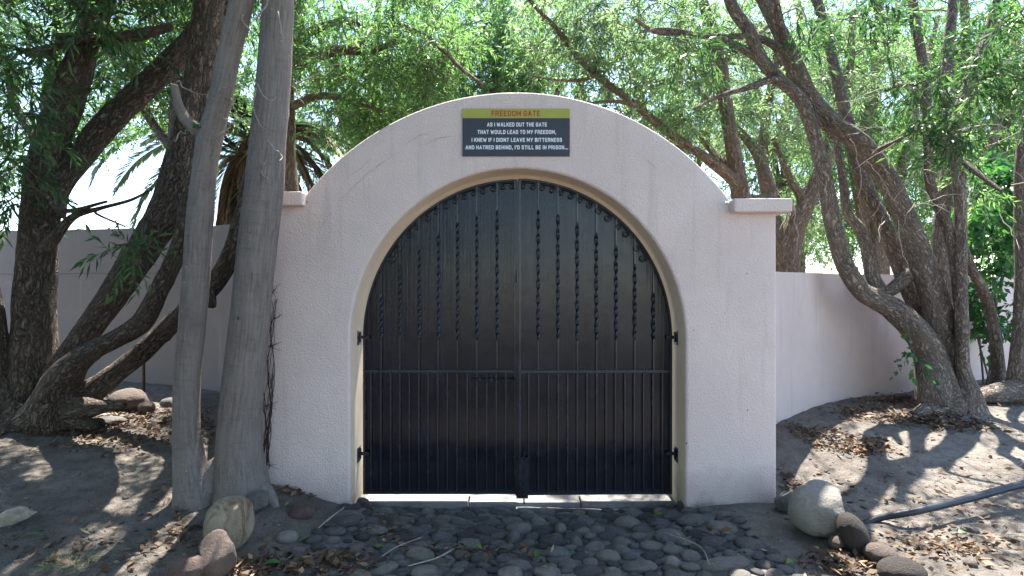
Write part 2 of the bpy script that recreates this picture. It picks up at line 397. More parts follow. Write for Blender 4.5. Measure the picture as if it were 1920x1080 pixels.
def stem(name, pts, rads, m, parent, seed=0, rough=.10, seg=22, flare=0, freq=7.0, knots=0, step=None):
    """a tapered woody stem with lumps; returns the sampled axis for growing twigs"""
    rads = np.asarray(rads, float)
    P, r = catmull(pts, rads, step or max(.03, min(.06, rads.mean() * .5)))
    v, f, bc = sweep(P, r, seg)
    n = len(P); L = bc[:, 2]; ctr = np.repeat(P, seg, 0); d = v - ctr; rr = np.repeat(r, seg)
    ang = np.tile(np.linspace(0, 2 * PI, seg, endpoint=False), n)
    q = np.c_[np.cos(ang) * rr * freq, np.sin(ang) * rr * freq, L * freq * .35] + seed * 7.7
    k = 1 + rough * 1.6 * fbm(q, 3, seed) + rough * .8 * fbm(np.c_[np.cos(ang) * 1.3, np.sin(ang) * 1.3, L * 2.2] + seed * 3.1, 2, seed + 9)
    if flare: k = k * (1 + flare * np.exp(-L / .16) * (.75 + .45 * np.cos(5 * ang + seed) + .25 * np.cos(3 * ang - seed)))
    rs = np.random.RandomState(seed + 50)
    for _ in range(knots):
        a0, l0, w, h = rs.rand() * 2 * PI, rs.rand() * L.max(), rs.uniform(.03, .06), rs.uniform(.06, .2)
        da = (ang - a0 + PI) % (2 * PI) - PI
        k = k + h * np.exp(-((da * rr / w) ** 2 + ((L - l0) / w) ** 2))
    v = ctr + d * k[:, None]
    o = mesh_obj(name, v, f, m, parent, smooth=True, attrs={'bark_co': ('FLOAT_VECTOR', bc + np.array([seed * 1.7, seed * .9, seed * 2.3]))})
    return P, r

def unit(a): return a / (np.linalg.norm(a, axis=-1, keepdims=True) + 1e-9)
def leaf_mesh(name, B, D, L, W, m, parent, rs, kind=None, tint=None, loc=None, curl=.12, side=None):
    """one folded blade per row: base B, direction D, length L, width W"""
    n = len(B); D = unit(D); up = rs.normal(size=(n, 3)) + np.array([0, 0, 1.2])
    S = unit(np.cross(D, up)) if side is None else side; Nn = np.cross(S, D)
    L = L[:, None]; W = W[:, None]
    tip = B + D * L - np.array([0, 0, 1]) * L * curl + Nn * L * rs.normal(0, .06, (n, 1))
    md = B + D * L * .45 - Nn * W * .12
    v = np.stack([B, md + S * W * .5 + Nn * W * .2, tip, md - S * W * .5 + Nn * W * .2], 1).reshape(-1, 3)
    f = np.arange(4 * n).reshape(n, 4)
    t = rs.rand(n) if tint is None else tint
    o = mesh_obj(name, v, f, m, parent, loc, attrs={'tint': ('FLOAT', np.repeat(t, 4))})
    if kind: o['kind'] = kind
    return o

def crown(parent, axes, blobs, seed, m='leaf_mid', leaf=(.10, .018), sprigs=6, per=14, droop=.5, splen=.38, twig='bark_twig', twr=.008, spread=1.0, bare=.0):
    """leafy twigs: clusters in blobs (centre, radii, count), each joined by a twig to the nearest limb"""
    rs = np.random.RandomState(seed)
    AX = np.vstack([a[0] for a in axes]); AR = np.concatenate([a[1] for a in axes])
    C = []
    for c, rad, n in blobs:
        q = unit(rs.normal(size=(n, 3))) * (rs.rand(n, 1) ** .45)
        C.append(np.asarray(c) + q * np.asarray(rad))
    C = np.vstack(C); C = C[C[:, 2] > 1.0]
    tv, tf, tb, nn = [], [], [], 0
    def addtube(P, r0, r1, seg=4):
        nonlocal nn
        v, f, bc = sweep(P, np.linspace(r0, r1, len(P)), seg, False)
        tv.append(v); tf.append(np.array(f) + nn); tb.append(bc); nn += len(v)
    SB, SD, SL = [], [], []
    hubs = []
    for i, c in enumerate(C):
        d = np.linalg.norm(AX - c, axis=1) + rs.rand(len(AX)) * .3
        cand = AX[int(np.argmin(d))]; dm = d.min()
        if hubs:
            H = np.array(hubs); dh = np.linalg.norm(H - c, axis=1)
            if dh.min() < dm * .7: cand = H[int(np.argmin(dh))]; dm = dh.min()
        sag = np.array([0, 0, 1]) * dm * rs.uniform(.05, .22); w = rs.normal(0, .09 * dm, 3)
        t = np.linspace(0, 1, 7)[:, None]
        P = cand * (1 - t) + c * t + (sag + w) * (4 * t * (1 - t)) + rs.normal(0, .012 * dm, (7, 3)) * (t > 0) * (t < 1)
        addtube(P, min(.03, twr * (.8 + .8 * dm)), twr * .45)
        hubs.append(P[4]); hubs.append(c)
        if rs.rand() < bare: 
            for _ in range(4):
                dd = unit(rs.normal(size=3) + np.array([0, 0, -.2])); ln = rs.uniform(.2, .5)
                addtube(c + dd * np.linspace(0, ln, 4)[:, None] + rs.normal(0, .02, (4, 3)), twr * .4, twr * .15, 3)
            continue
        k = max(2, int(rs.normal(sprigs, sprigs * .25)))
        tt = rs.uniform(.55, 1.0, k); tt[0] = 1
        st = cand * (1 - tt[:, None]) + c * tt[:, None] + (sag + w) * (4 * tt * (1 - tt))[:, None]
        dr = unit((c - cand)[None] * .8 / max(dm, .2) + rs.normal(0, .75 * spread, (k, 3)) + np.array([0, 0, -droop * .3]))
        SB.append(st); SD.append(dr); SL.append(splen * rs.uniform(.55, 1.25, k))
    SB, SD, SL = np.vstack(SB), np.vstack(SD), np.concatenate(SL); ns = len(SB)
    g = np.array([0, 0, -1.0])
    tq = np.linspace(0, 1, 3)
    C4 = SB[:, None] + SD[:, None] * SL[:, None, None] * tq[None, :, None] + g * droop * SL[:, None, None] * .6 * (tq ** 2)[None, :, None]
    u_ = unit(np.cross(SD, rs.normal(size=SD.shape))); w_ = np.cross(SD, u_); a3 = np.array([0, 2.094, 4.189])
    off = np.cos(a3)[None, :, None] * u_[:, None] + np.sin(a3)[None, :, None] * w_[:, None]
    sv_ = (C4[:, :, None] + off[:, None] * (twr * np.linspace(.34, .13, 3))[None, :, None, None]).reshape(-1, 3)
    fb = np.array([[i * 3 + j, i * 3 + (j + 1) % 3, i * 3 + 3 + (j + 1) % 3, i * 3 + 3 + j] for i in range(2) for j in range(3)])
    tv.append(sv_); tf.append((fb[None] + (np.arange(ns) * 9)[:, None, None]).reshape(-1, 4) + nn); tb.append(sv_ * .3); nn += len(sv_)
    t = (np.arange(per) + .8) / per; t = np.repeat(t[None], ns, 0) + rs.uniform(-.03, .03, (ns, per)); t3 = t[..., None]
    B = SB[:, None] + SD[:, None] * SL[:, None, None] * t3 + g * droop * SL[:, None, None] * .6 * t3 ** 2
    D = unit(SD[:, None] + g * droop * 1.2 * t3)
    side = unit(np.cross(D, rs.normal(size=(ns, per, 3))))
    D = unit(D * .75 + side * rs.uniform(.35, 1.0, (ns, per, 1)) + g * .12)
    n = ns * per
    Ln = leaf[0] * rs.uniform(.55, 1.25, n); Wn = leaf[1] * rs.uniform(.7, 1.25, n)
    tint = np.clip(np.repeat(rs.rand(ns), per) * .6 + rs.rand(n) * .45, 0, 1)
    leaf_mesh('crown', B.reshape(-1, 3), D.reshape(-1, 3), Ln, Wn, m, parent, rs, 'stuff', tint)
    allf = np.vstack([f for f in tf])
    o = mesh_obj('twigs', np.vstack(tv), allf, twig, parent, smooth=True, attrs={'bark_co': ('FLOAT_VECTOR', np.vstack(tb))}); o['kind'] = 'stuff'
    return n
# ------------------------------------------------------------------ ground, apron, threshold
def axis_pts(lo, hi, fine, far, n_far):
    a = np.arange(lo, hi + 1e-6, fine); e = np.geomspace(fine * 2, far, n_far)
    return np.r_[(lo - e)[::-1], a, hi + e]
gx = axis_pts(-5.5, 6.0, .04, 400, 34); gy = axis_pts(2.6, 8.2, .04, 400, 34)
XX, YY = np.meshgrid(gx, gy, indexing='ij'); ZZ = gz(XX.ravel(), YY.ravel())
# the soil is cut away under the cobbled apron and the doorway
xr, yr = XX.ravel(), YY.ravel()
inpath = ((xr > -1.22) & (xr < 1.62) & (yr > 1.0) & (yr < 4.72))
ZZ = ZZ - np.where((xr > -1.25) & (xr < 1.34) & (yr > 4.62) & (yr < 5.3), .06, 0)
nx, ny = len(gx), len(gy)
i, j = np.meshgrid(np.arange(nx - 1), np.arange(ny - 1), indexing='ij')
gf = np.stack([i * ny + j, (i + 1) * ny + j, (i + 1) * ny + j + 1, i * ny + j + 1], -1).reshape(-1, 4)
struct(mesh_obj('ground', np.c_[xr, yr, ZZ], gf, 'soil', smooth=True), 'dusty grey-brown sandy soil around the gate')

def path_edge(y):              # left and right limits of the cobbled apron
    return -1.26 - .10 * (4.6 - y), 1.34 + .26 * min(1, max(0, (4.6 - y) / .5)) + .06 * (4.6 - y)
px_ = np.linspace(-1.6, 2.0, 110); py_ = np.linspace(2.6, 4.69, 70)
A, B_ = np.meshgrid(px_, py_, indexing='ij'); a, b_ = A.ravel(), B_.ravel()
le = np.array([path_edge(y) for y in b_])
inside = np.minimum(a - le[:, 0], le[:, 1] - a) + .08 * fbm(np.c_[a * 3, b_ * 3, a * 0], 3, 44)
pz = gz(a, b_) + np.clip(inside * .25, -.06, .009) + .007 * fbm(np.c_[a * 12, b_ * 12, a * 0], 3, 31)
i, j = np.meshgrid(np.arange(109), np.arange(69), indexing='ij')
pf = np.stack([i * 70 + j, (i + 1) * 70 + j, (i + 1) * 70 + j + 1, i * 70 + j + 1], -1).reshape(-1, 4)
path = struct(mesh_obj('path', np.c_[a, b_, pz], pf, 'mortar', smooth=True), 'cobbled apron of river stones set in mortar before the gate')

def blob_mesh(name, seed, sub=3, lump=.22, flat=1.0, facets=0):
    bm = bmesh.new(); bmesh.ops.create_icosphere(bm, subdivisions=sub, radius=1)
    co = np.array([v.co[:] for v in bm.verts])
    if facets:
        rs = np.random.RandomState(seed)
        for d in unit(rs.normal(size=(facets, 3))):
            c = rs.uniform(.55, .85); s = co @ d; co = co - np.outer(np.maximum(s - c, 0), d) * .92
    q = 1 + lump * fbm(co * 1.1 + seed * 5.3, 2, seed) + lump * .3 * fbm(co * 3.5 + seed, 3, seed + 3) + (.02 * fbm(co * 11 + seed, 3, seed + 6) if sub > 3 else 0)
    co = co * q[:, None]; co[:, 2] *= flat
    for v, c in zip(bm.verts, co): v.co = c
    me = bpy.data.meshes.new(name); bm.to_mesh(me); bm.free()
    me.polygons.foreach_set('use_smooth', np.ones(len(me.polygons), bool)); return me
cob = [blob_mesh('cobble', 100 + s, 2, .3) for s in range(10)]
for me in cob: me.materials.append(M['cobble'])
cobl = [blob_mesh('cobble', 130 + s, 2, .3) for s in range(6)]
for q, me in enumerate(cobl): me.materials.append(M[('cobble_tan', 'rock_grey', 'cobble_tan', 'cobble_tan', 'rock_grey', 'cobble_tan')[q]])
rs = np.random.RandomState(12)
placed = []
hand = [(1175, 985, .145, .11, .075, 1), (1120, 1003, .075, .05, .05, 0), (1050, 1000, .05, .05, .06, 0), (1095, 1003, .08, .055, .05, 0), (1255, 1010, .12, .11, .05, 2), (1335, 1022, .125, .08, .04, 2),
        (1300, 980, .16, .12, .04, 2), (963, 1015, .055, .07, .06, 0), (880, 1030, .10, .08, .05, 2), (1140, 1050, .10, .08, .06, 0), (970, 1068, .10, .06, .05, 0), (1350, 1065, .14, .09, .04, 2),
        (1380, 1060, .12, .08, .035, 2), (830, 1015, .09, .07, .045, 0), (785, 1045, .13, .08, .05, 0), (700, 1000, .12, .07, .03, 0), (1080, 1025, .055, .05, .06, 0), (1260, 1062, .06, .05, .05, 0)]
for hx, hy, ra, rb, rh, kk in hand:
    p = gp(hx, hy); placed.append((p[0], p[1], ra * .9, rb * .9, rh, rs.uniform(-.4, .4)))
def fits(x, y, r):
    return all(math.hypot((x - q[0]) / (q[2] + r), (y - q[1]) / (q[3] + r * .85)) > .97 for q in placed)
for r0, tries in ((.085, 60), (.068, 300), (.055, 1500), (.044, 4000), (.034, 5000)):
    for _ in range(tries):
        y = rs.uniform(3.3, 4.64); l_, r_ = path_edge(y); x = rs.uniform(l_, r_); r = r0 * rs.uniform(.85, 1.15)
        if fits(x, y, r): placed.append((x, y, r * rs.uniform(1.0, 1.25), r * rs.uniform(.8, 1.0), r * rs.uniform(.38, .62), rs.uniform(-.6, .6)))
    if len(placed) > 298: break
placed = placed[:300]
for n_, (x, y, ra, rb, rh, rot) in enumerate(placed):
    o = bpy.data.objects.new('cobble', (cobl[n_ % 6] if n_ < 18 and hand[n_][5] < 2 or n_ % 9 == 4 else cob[n_ % 10])); col.objects.link(o); o.parent = path
    proud = rs.uniform(.15, .9) if y < 4.2 else rs.uniform(.0, .3)
    o.location = (x, y, g1(x, y) + .018 - rh * .45 + rh * .4 * proud); o.scale = (ra, rb, rh)
    o.rotation_euler = (rs.uniform(-.15, .15), rs.uniform(-.15, .15), rot)
    if n_ < 18: o.location.z += rh * .12

# threshold of concrete slabs under the gate
YG = 4.72                       # plane of the gate bars
th = struct(G().box(-1.24, 1.325, 4.86, 5.25, -.3, -.098).build('threshold', 'concrete', loc=(0, 5.0, -.2)), 'concrete slab threshold under the gate')
xs_ = [-1.245, -.355, .083, .56, 1.33]; xs_ = [-1.245, -.36, .57, 1.33]
for q in range(3):
    dz = (.004, -.002, .006)[q]
    G().box(xs_[q] + .006, xs_[q + 1] - .006, 4.695 + .006 * q, 4.855, -.28, -.088 + dz, .008).build('slab', 'concrete', th)

# ------------------------------------------------------------------ the arched gate wall
WF, WB = 4.43, 4.93
ACX, AZ0, AA, AB = .046, 1.265, 1.306, 1.345      # opening: centre, springing height, half width, rise
OCX, OCZ, ORR = .03, 1.132, 2.075                 # outer arch circle
XL, XR, ZS = -1.99, 2.06, 2.35
def outer(th_):
    d = np.array([math.cos(th_), math.sin(th_)]); best = 1e9
    o_ = np.array([ACX, AZ0])
    # arch circle
    oc = o_ - np.array([OCX, OCZ]); b = oc @ d; c = oc @ oc - ORR ** 2; t = -b + math.sqrt(b * b - c); p = o_ + d * t
    if OCX - 1.66 <= p[0] <= OCX + 1.66 and p[1] >= ZS: return p
    cands = []
    if d[1] > 1e-6:
        t = (ZS - AZ0) / d[1]; p = o_ + d * t
        if XL <= p[0] <= XR: return p
    t = ((XR if d[0] > 0 else XL) - ACX) / d[0]; return o_ + d * t
ths = list(np.linspace(0, PI, 97))
for cx_, cz_ in ((XL, ZS), (XR, ZS), (OCX - 1.66, ZS), (OCX - 1.66, 2.377), (OCX + 1.66, ZS), (OCX + 1.66, 2.377)):
    t_ = math.atan2(cz_ - AZ0, cx_ - ACX); ths += [t_ - 1e-4, t_ + 1e-4]
ths = sorted(ths)
inn, out, nin = [], [], []
zs_ = np.linspace(-.4, AZ0, 14)[:-1]
for z in zs_: inn.append((ACX + AA, z)); out.append((XR, z)); nin.append((1, 0))
for t_ in ths:
    inn.append((ACX + AA * math.cos(t_), AZ0 + AB * math.sin(t_))); out.append(tuple(outer(t_)))
    nv = np.array([math.cos(t_) / AA, math.sin(t_) / AB]); nin.append(tuple(nv / np.linalg.norm(nv)))
for z in zs_[::-1]: inn.append((ACX - AA, z)); out.append((XL, z)); nin.append((-1, 0))
inn, out, nin = np.array(inn), np.array(out), np.array(nin)
BV = .026
rings = [(inn, WB)]
rings.append((inn, WF + BV))
for a_ in np.linspace(0, PI / 2, 7)[1:]: rings.append((inn + nin * BV * (1 - math.cos(a_)), WF + BV * (1 - math.sin(a_))))
i2 = inn + nin * BV; dirn = unit(out - i2)
for s_ in (.15, .35, .55, .75): rings.append((i2 + (out - i2) * s_, WF))
ob = .02
for a_ in np.linspace(0, PI / 2, 4): rings.append((out - dirn * ob * (1 - math.sin(a_)), WF + ob * (1 - math.cos(a_))))
rings.append((out, WB)); rings.append((inn, WB))
nr, nc = len(rings) - 1, len(inn)
V_ = np.vstack([np.c_[p[:, 0], np.full(nc, y), p[:, 1]] for p, y in rings[:-1]])
wob = .006 * fbm(V_ * 2.3, 3, 70)
V_[:, 1] += np.where(V_[:, 1] < WB - .01, wob, 0)
fc = []; crm = []
for q in range(nr):
    q2 = (q + 1) % nr
    for c_ in range(nc - 1): fc.append((q * nc + c_, q * nc + c_ + 1, q2 * nc + c_ + 1, q2 * nc + c_))
gw = root('gate_wall', (0.03, 4.68, 0), 'arched pinkish stucco gate wall with a rounded top', 'wall')
o = mesh_obj('wall', V_, fc, 'stucco', gw, smooth=True)
o.data.materials.append(M['stucco_cream'])
o.data.polygons.foreach_set('material_index', np.repeat([1 if q < 1 else 0 for q in range(nr)], nc - 1).astype(np.int32))
o.data.set_sharp_from_angle(angle=R(55)) if hasattr(o.data, 'set_sharp_from_angle') else None
rs_ = np.random.RandomState(4); V, f = [], []
for a0, a1, off in ((2.42, 2.10, .235), (2.05, 1.93, .20), (2.33, 2.2, .16), (2.56, 2.46, .25), (1.02, .93, .22), (2.0, 1.82, .26)):
    n_ = int(abs(a1 - a0) / .006); k0 = len(V); dn = np.cumsum(rs_.normal(0, .0025, n_))
    for q in range(n_):
        a_ = a0 + (a1 - a0) * q / (n_ - 1); r_ = ORR - off + dn[q]; w_ = .0022 * abs(math.sin(PI * q / (n_ - 1))) * rs_.uniform(.2, 1.3) + .0002
        for sgn in (-1, 1): V.append((OCX + (r_ + sgn * w_) * math.cos(a_), WF - .0075, OCZ + (r_ + sgn * w_) * math.sin(a_)))
    f += [(k0 + 2 * q, k0 + 2 * q + 1, k0 + 2 * q + 3, k0 + 2 * q + 2) for q in range(n_ - 1)]
mesh_obj('hairline_cracks', V, f, 'mould', gw)['kind'] = 'stuff'
for (x0, x1, z0, z1, lb) in ((-1.97, -1.605, 2.312, 2.418, None), (1.694, 2.145, 2.262, 2.366, None)):
    G().box(x0, x1, 4.345, 5.0, z0, z1, .012).build('capstone', 'stucco', gw)

# ------------------------------------------------------------------ garden walls on both sides
def garden_wall(pts, top, thick, label, seed, base_extra=.5, mt='stucco_smooth', joint=None):
    P, _ = catmull([(x, y, 0) for x, y in pts], [.1] * len(pts), .12)
    T = np.gradient(P, axis=0); T /= np.linalg.norm(T, axis=1)[:, None]; Nn = np.c_[-T[:, 1], T[:, 0], T[:, 2]]
    n = len(P); prof = [(-.5, -9), (-.5, top - .02), (-.47, top), (.47, top), (.5, top - .02), (.5, -9)]
    V, fcs = [], []
    for i in range(n):
        for (s, z) in prof:
            p = P[i] + Nn[i] * s * thick; V.append((p[0], p[1], g1(P[i][0], P[i][1]) - base_extra if z == -9 else z))
    V = np.array(V); V[:, 2] += np.where(V[:, 2] > 1.5, .008 * fbm(V * 1.5, 2, seed), 0)
    m_ = len(prof)
    for i in range(n - 1):
        for j in range(m_ - 1): fcs.append((i * m_ + j, i * m_ + j + 1, (i + 1) * m_ + j + 1, (i + 1) * m_ + j))
    fcs += [tuple(range(m_)), tuple((n - 1) * m_ + j for j in range(m_))[::-1]]
    o = mesh_obj('garden_wall', V, fcs, mt, loc=(P[n // 2][0], P[n // 2][1], 0), smooth=True)
    if hasattr(o.data, 'set_sharp_from_angle'): o.data.set_sharp_from_angle(angle=R(40))
    tag(o, label, 'wall', 'garden walls beside the gate')
    if joint:
        V, f = [], []
        for i in range(n):
            p_ = P[i] - Nn[i] * (thick * .5 + .002) * joint[1]; w_ = .004 + .003 * abs(math.sin(i * 1.7))
            V += [(p_[0], p_[1], joint[0] + .004 * math.sin(i * .9) - w_), (p_[0], p_[1], joint[0] + .004 * math.sin(i * .9) + w_)]
        f = [(2 * i, 2 * i + 2, 2 * i + 3, 2 * i + 1) for i in range(n - 1)]
        mesh_obj('joint', V, f, 'mould_dark', o)
    return o
RW = [(1.95, 4.95), (2.3, 5.45), (2.95, 6.08), (3.84, 6.78), (5.05, 7.3), (6.9, 8.2), (7.9, 8.9), (9.5, 9.3), (14, 9.6)]
LW = [(-1.9, 4.95), (-2.3, 5.7), (-2.95, 6.75), (-3.75, 7.45), (-5.0, 7.8), (-9, 8.35), (-15, 8.9)]
garden_wall(RW, 1.845, .17, 'low curved pinkish wall running back behind the right-hand tree', 3)
garden_wall(LW, 2.49, .19, 'tall shaded grey-pink wall behind the rough trunks on the left', 4, mt='stucco_shaded', joint=(1.88, -1))

# ------------------------------------------------------------------ gate leaves
GZ0, GZT = -.028, 2.574
GCX, GA, GB = .046, 1.279, 1.315
def gate_top(x): return AZ0 + GB * math.sqrt(max(0, 1 - ((x - GCX) / GA) ** 2))
def xg(px): return (px - 960) / F * YG
ZR = CZ - (696 - 540) / F * YG  # middle rail
def twisted(g, x, z0, z1, zt0, zt1, y, w=.026, t=.010):
    zs = list(np.arange(z0, z1, .012)) + [z1]; V = []; per = .119
    for z in zs:
        k = min(1, max(0, (z - zt0) / .03)) * min(1, max(0, (zt1 - z) / .03))
        ang = (z - zt0) / (per * (1 + .05 * math.sin(x * 37))) * PI + .3 + 1.1 * math.sin(x * 91); ww = .0125 + (w - .0125) * k; tt = .0125 + (t - .0125) * k
        if k <= 0: ang = 0
        for (a, b) in ((-1, -1), (1, -1), (1, 1), (-1, 1)):
            V.append((x + (a * ww * math.cos(ang) - b * tt * math.sin(ang)) / 2, y + (a * ww * math.sin(ang) + b * tt * math.cos(ang)) / 2, z))
    f = []
    for i in range(len(zs) - 1):
        for j in range(4): f.append((i * 4 + j, i * 4 + (j + 1) % 4, i * 4 + 4 + (j + 1) % 4, i * 4 + 4 + j))
    g.add(V, f + [(0, 3, 2, 1), tuple(len(V) - 4 + q for q in range(4))])
def scroll_path(A, Bp, flip):
    A, Bp = np.array(A), np.array(Bp); t = Bp - A; c = np.linalg.norm(t); t /= c; nv = np.array([t[1], -t[0]])
    if nv @ np.array([GCX - A[0], .8 - A[1]]) < 0: nv = -nv
    c_ = min(c, .17) * (.95 + .07 * math.sin(A[0] * 57)); off = (c - c_) / 2; pts = []
    for s in np.linspace(0, 1, 26):
        a = PI / 2 + 1.35 * 2 * PI * (1 - s); r = c_ * (.035 + .155 * s ** .8)
        pts.append((.23 * c_ + r * math.cos(a), .235 * c_ - r * math.sin(a)))
    right = [(c_ - u, v) for u, v in pts][::-1]
    return [A + t * (off + u) + nv * v for u, v in pts + right]
def leaf_gate(x0, x1, bars, half, label, rotz, hinge_x, seed, y_off):
    g0 = root('gate_leaf', (hinge_x, YG, GZ0), label, 'gate', 'leaves of the black double gate')
    # sheet following the arch
    xs = np.linspace(x0, x1, 40); V = []; f = []
    for x in xs:
        for y in (YG + .012, YG + .018): V += [(x, y, GZ0), (x, y, gate_top(x) - .004)]
    for i in range(len(xs) - 1):
        a = i * 4; b2 = a + 4
        f += [(a, b2, b2 + 1, a + 1), (a + 2, a + 3, b2 + 3, b2 + 2), (a + 1, b2 + 1, b2 + 3, a + 3), (a, a + 2, b2 + 2, b2)]
    f += [(0, 1, 3, 2), tuple((len(xs) - 1) * 4 + q for q in (0, 2, 3, 1))]
    mesh_obj('panel', V, f, 'gate_sheet', g0)
    fr = G(); fw = .02
    # frame: hinge stile, meeting stile, bottom rail, curved head
    hs = x0 if abs(x0 - hinge_x) < abs(x1 - hinge_x) else x1; ms = x1 if hs == x0 else x0; sg = 1 if hs == x0 else -1
    fr.box(min(hs, hs + sg * fw), max(hs, hs + sg * fw), YG - .012, YG + .011, GZ0, AZ0 + .05)
    fr.box(min(ms, ms - sg * .022), max(ms, ms - sg * .022), YG - .014, YG + .011, GZ0 + .001, gate_top(ms - sg * .02) - .012)
    fr.box(x0 + fw, x1 - fw, YG - .012, YG + .0105, GZ0 + .002, GZ0 + .028)
    hp = []
    for x in (np.linspace(0, 1, 60) ** (2.2) * (ms - hs) + hs):
        hp.append((x, gate_top(x)))
    V = []
    for i, (x, z) in enumerate(hp):
        a = np.array(hp[max(0, i - 1)]); b = np.array(hp[min(len(hp) - 1, i + 1)]); t = unit(b - a); nv = np.array([t[1], -t[0]])
        if nv[1] > 0 or (abs(nv[1]) < .02 and nv[0] * sg < 0): nv = -nv
        for (s, y) in ((0, YG - .013), (fw * .8, YG - .013), (fw * .8, YG + .0112), (0, YG + .0112)): V.append((x + nv[0] * s, y, z + nv[1] * s))
    f = []
    for i in range(len(hp) - 1):
        for j in range(4): f.append((i * 4 + j, i * 4 + (j + 1) % 4, i * 4 + 4 + (j + 1) % 4, i * 4 + 4 + j))
    fr.add(V, f); fr.build('frame', 'gate_iron', g0)
    G().box(x0 + fw, x1 - .022, YG - .016, YG + .0115, ZR - .013, ZR + .013, .003).build('middle_rail', 'gate_iron', g0)
    for px in bars:
        x = xg(px); zt = gate_top(x) - .012; g = G()
        twisted(g, x, ZR + .014, zt, CZ - (636 - 540) / F * YG, zt - .24, YG - .001); g.build('twisted_bar', 'gate_iron', g0)
    for px in half:
        x = xg(px); G().box(x - .0068, x + .0068, YG - .013, YG + .0108, GZ0 + .029, ZR - .0135, .002).build('bar', 'gate_iron', g0)
    ex = sorted([xg(p) for p in bars] + [ms])
    for a, b in zip(ex[:-1], ex[1:]):
        P2 = scroll_path((a + .005, gate_top(a) - .016), (b - .005, gate_top(b) - .016), False)
        P3 = np.array([(p[0], YG - .006, p[1]) for p in P2])
        G().tube(P3, .0056, 6).build('scroll', 'gate_iron', g0, smooth=True)
    a = xg(bars[0]) if hs == x0 else xg(bars[-1]); e = hs + sg * .03
    # hinges: strap on the leaf, pin and plate on the jamb
    for z in (CZ - (632 - 540) / F * YG, CZ - (849 - 540) / F * YG):
        h = G(); jx = ACX - AA if sg > 0 else ACX + AA
        h.box(min(hs - sg * .012, hs + sg * .05), max(hs - sg * .012, hs + sg * .05), YG - .024, YG - .0135, z - .014, z + .014, .002)
        h.tube([(hs - sg * .018, YG - .02, z - .04), (hs - sg * .018, YG - .02, z + .045)], .0075, 8)
        h.box(min(jx + sg * .002, hs - sg * .018), max(jx + sg * .002, hs - sg * .018), YG - .027, YG - .013, z - .012, z - .001)
        ho = h.build('hinge', 'gate_iron', g0)
        G().box(min(jx, jx + sg * .006), max(jx, jx + sg * .006), YG - .09, YG + .005, z - .06, z + .06, .002).build('hinge_plate', 'gate_iron', ho)
    return g0, ms
L1 = (715, 750, 786, 822, 858, 894, 932); L2 = (696, 714.5, 733, 750, 768, 785.5, 803, 821, 839, 857, 876, 894, 912.5, 930.5, 948)
R1 = (1009, 1046, 1082, 1118, 1155, 1190, 1225); R2 = (991, 1009, 1027.5, 1046, 1063.5, 1081.5, 1099.5, 1118, 1135.5, 1153, 1171, 1188.5, 1206, 1223.5, 1241)
gl, _ = leaf_gate(GCX - GA, xg(969), L1, L2, 'left leaf of the black iron gate with a sliding bolt', 0, GCX - GA, 1, 0)
gr, _ = leaf_gate(xg(971.5), GCX + GA, R1, R2, 'right leaf of the black iron gate with a drop bolt', 0, GCX + GA, 2, 0)
zb = CZ - (710.5 - 540) / F * YG
b_ = G().tube([(xg(884), YG - .022, zb), (xg(972), YG - .022, zb)], .006, 8)
b_.tube([(xg(914), YG - .022, zb), (xg(914), YG - .03, zb + .045)], .005, 6); bo_ = b_.build('slide_bolt', 'gate_iron', gl)
for p in (900, 922, 950): G().box(xg(p) - .006, xg(p) + .006, YG - .031, YG - .012, zb - .014, zb + .014).build('keeper', 'gate_iron', bo_)
G().tube([(xg(969), YG - .03, CZ + 10 / F * YG), (xg(969), YG - .03, CZ + 35 / F * YG)], .011, 8).build('latch', 'gate_iron', gr)
db = G().box(xg(968), xg(990), YG - .020, YG - .0145, CZ - 391 / F * YG, CZ - 315 / F * YG, .002)
dbo = db.build('drop_bolt', 'gate_iron', gr)
for p in (862, 893, 912): G().box(xg(977), xg(987), YG - .036, YG - .0195, CZ - (p - 536) / F * YG, CZ - (p - 544) / F * YG).build('keeper', 'gate_iron', dbo)
G().tube([(xg(982), YG - .028, CZ - 300 / F * YG), (xg(982), YG - .028, -.092)], .0065, 8).tube([(xg(982), YG - .028, CZ - 312 / F * YG), (xg(976), YG - .06, CZ - 316 / F * YG)], .006, 8).build('rod', 'gate_iron', dbo)
G().box(xg(966), xg(973), YG - .021, YG - .0145, GZ0 + .004, gate_top(xg(970)) - .02).build('cover_strip', 'gate_sheet', gr)
gr.rotation_euler[2] = R(1.2)

# ------------------------------------------------------------------ sign
SX0, SX1, SZ0, SZ1 = -.384, .448, 2.704, 3.072
sg_ = root('sign', (.032, WF - .01, SZ0), 'dark blue and yellow quotation sign fixed above the arch', 'sign')
zband = CZ + (540 - 222.5) / F * WF
sbd = G().box(SX0, SX1, WF - .014, WF + .004, SZ0, zband - .0005).build('board', 'sign_board', sg_)
shd = G().box(SX0, SX1, WF - .0142, WF + .004, zband, SZ1).build('header', 'sign_band', sg_)
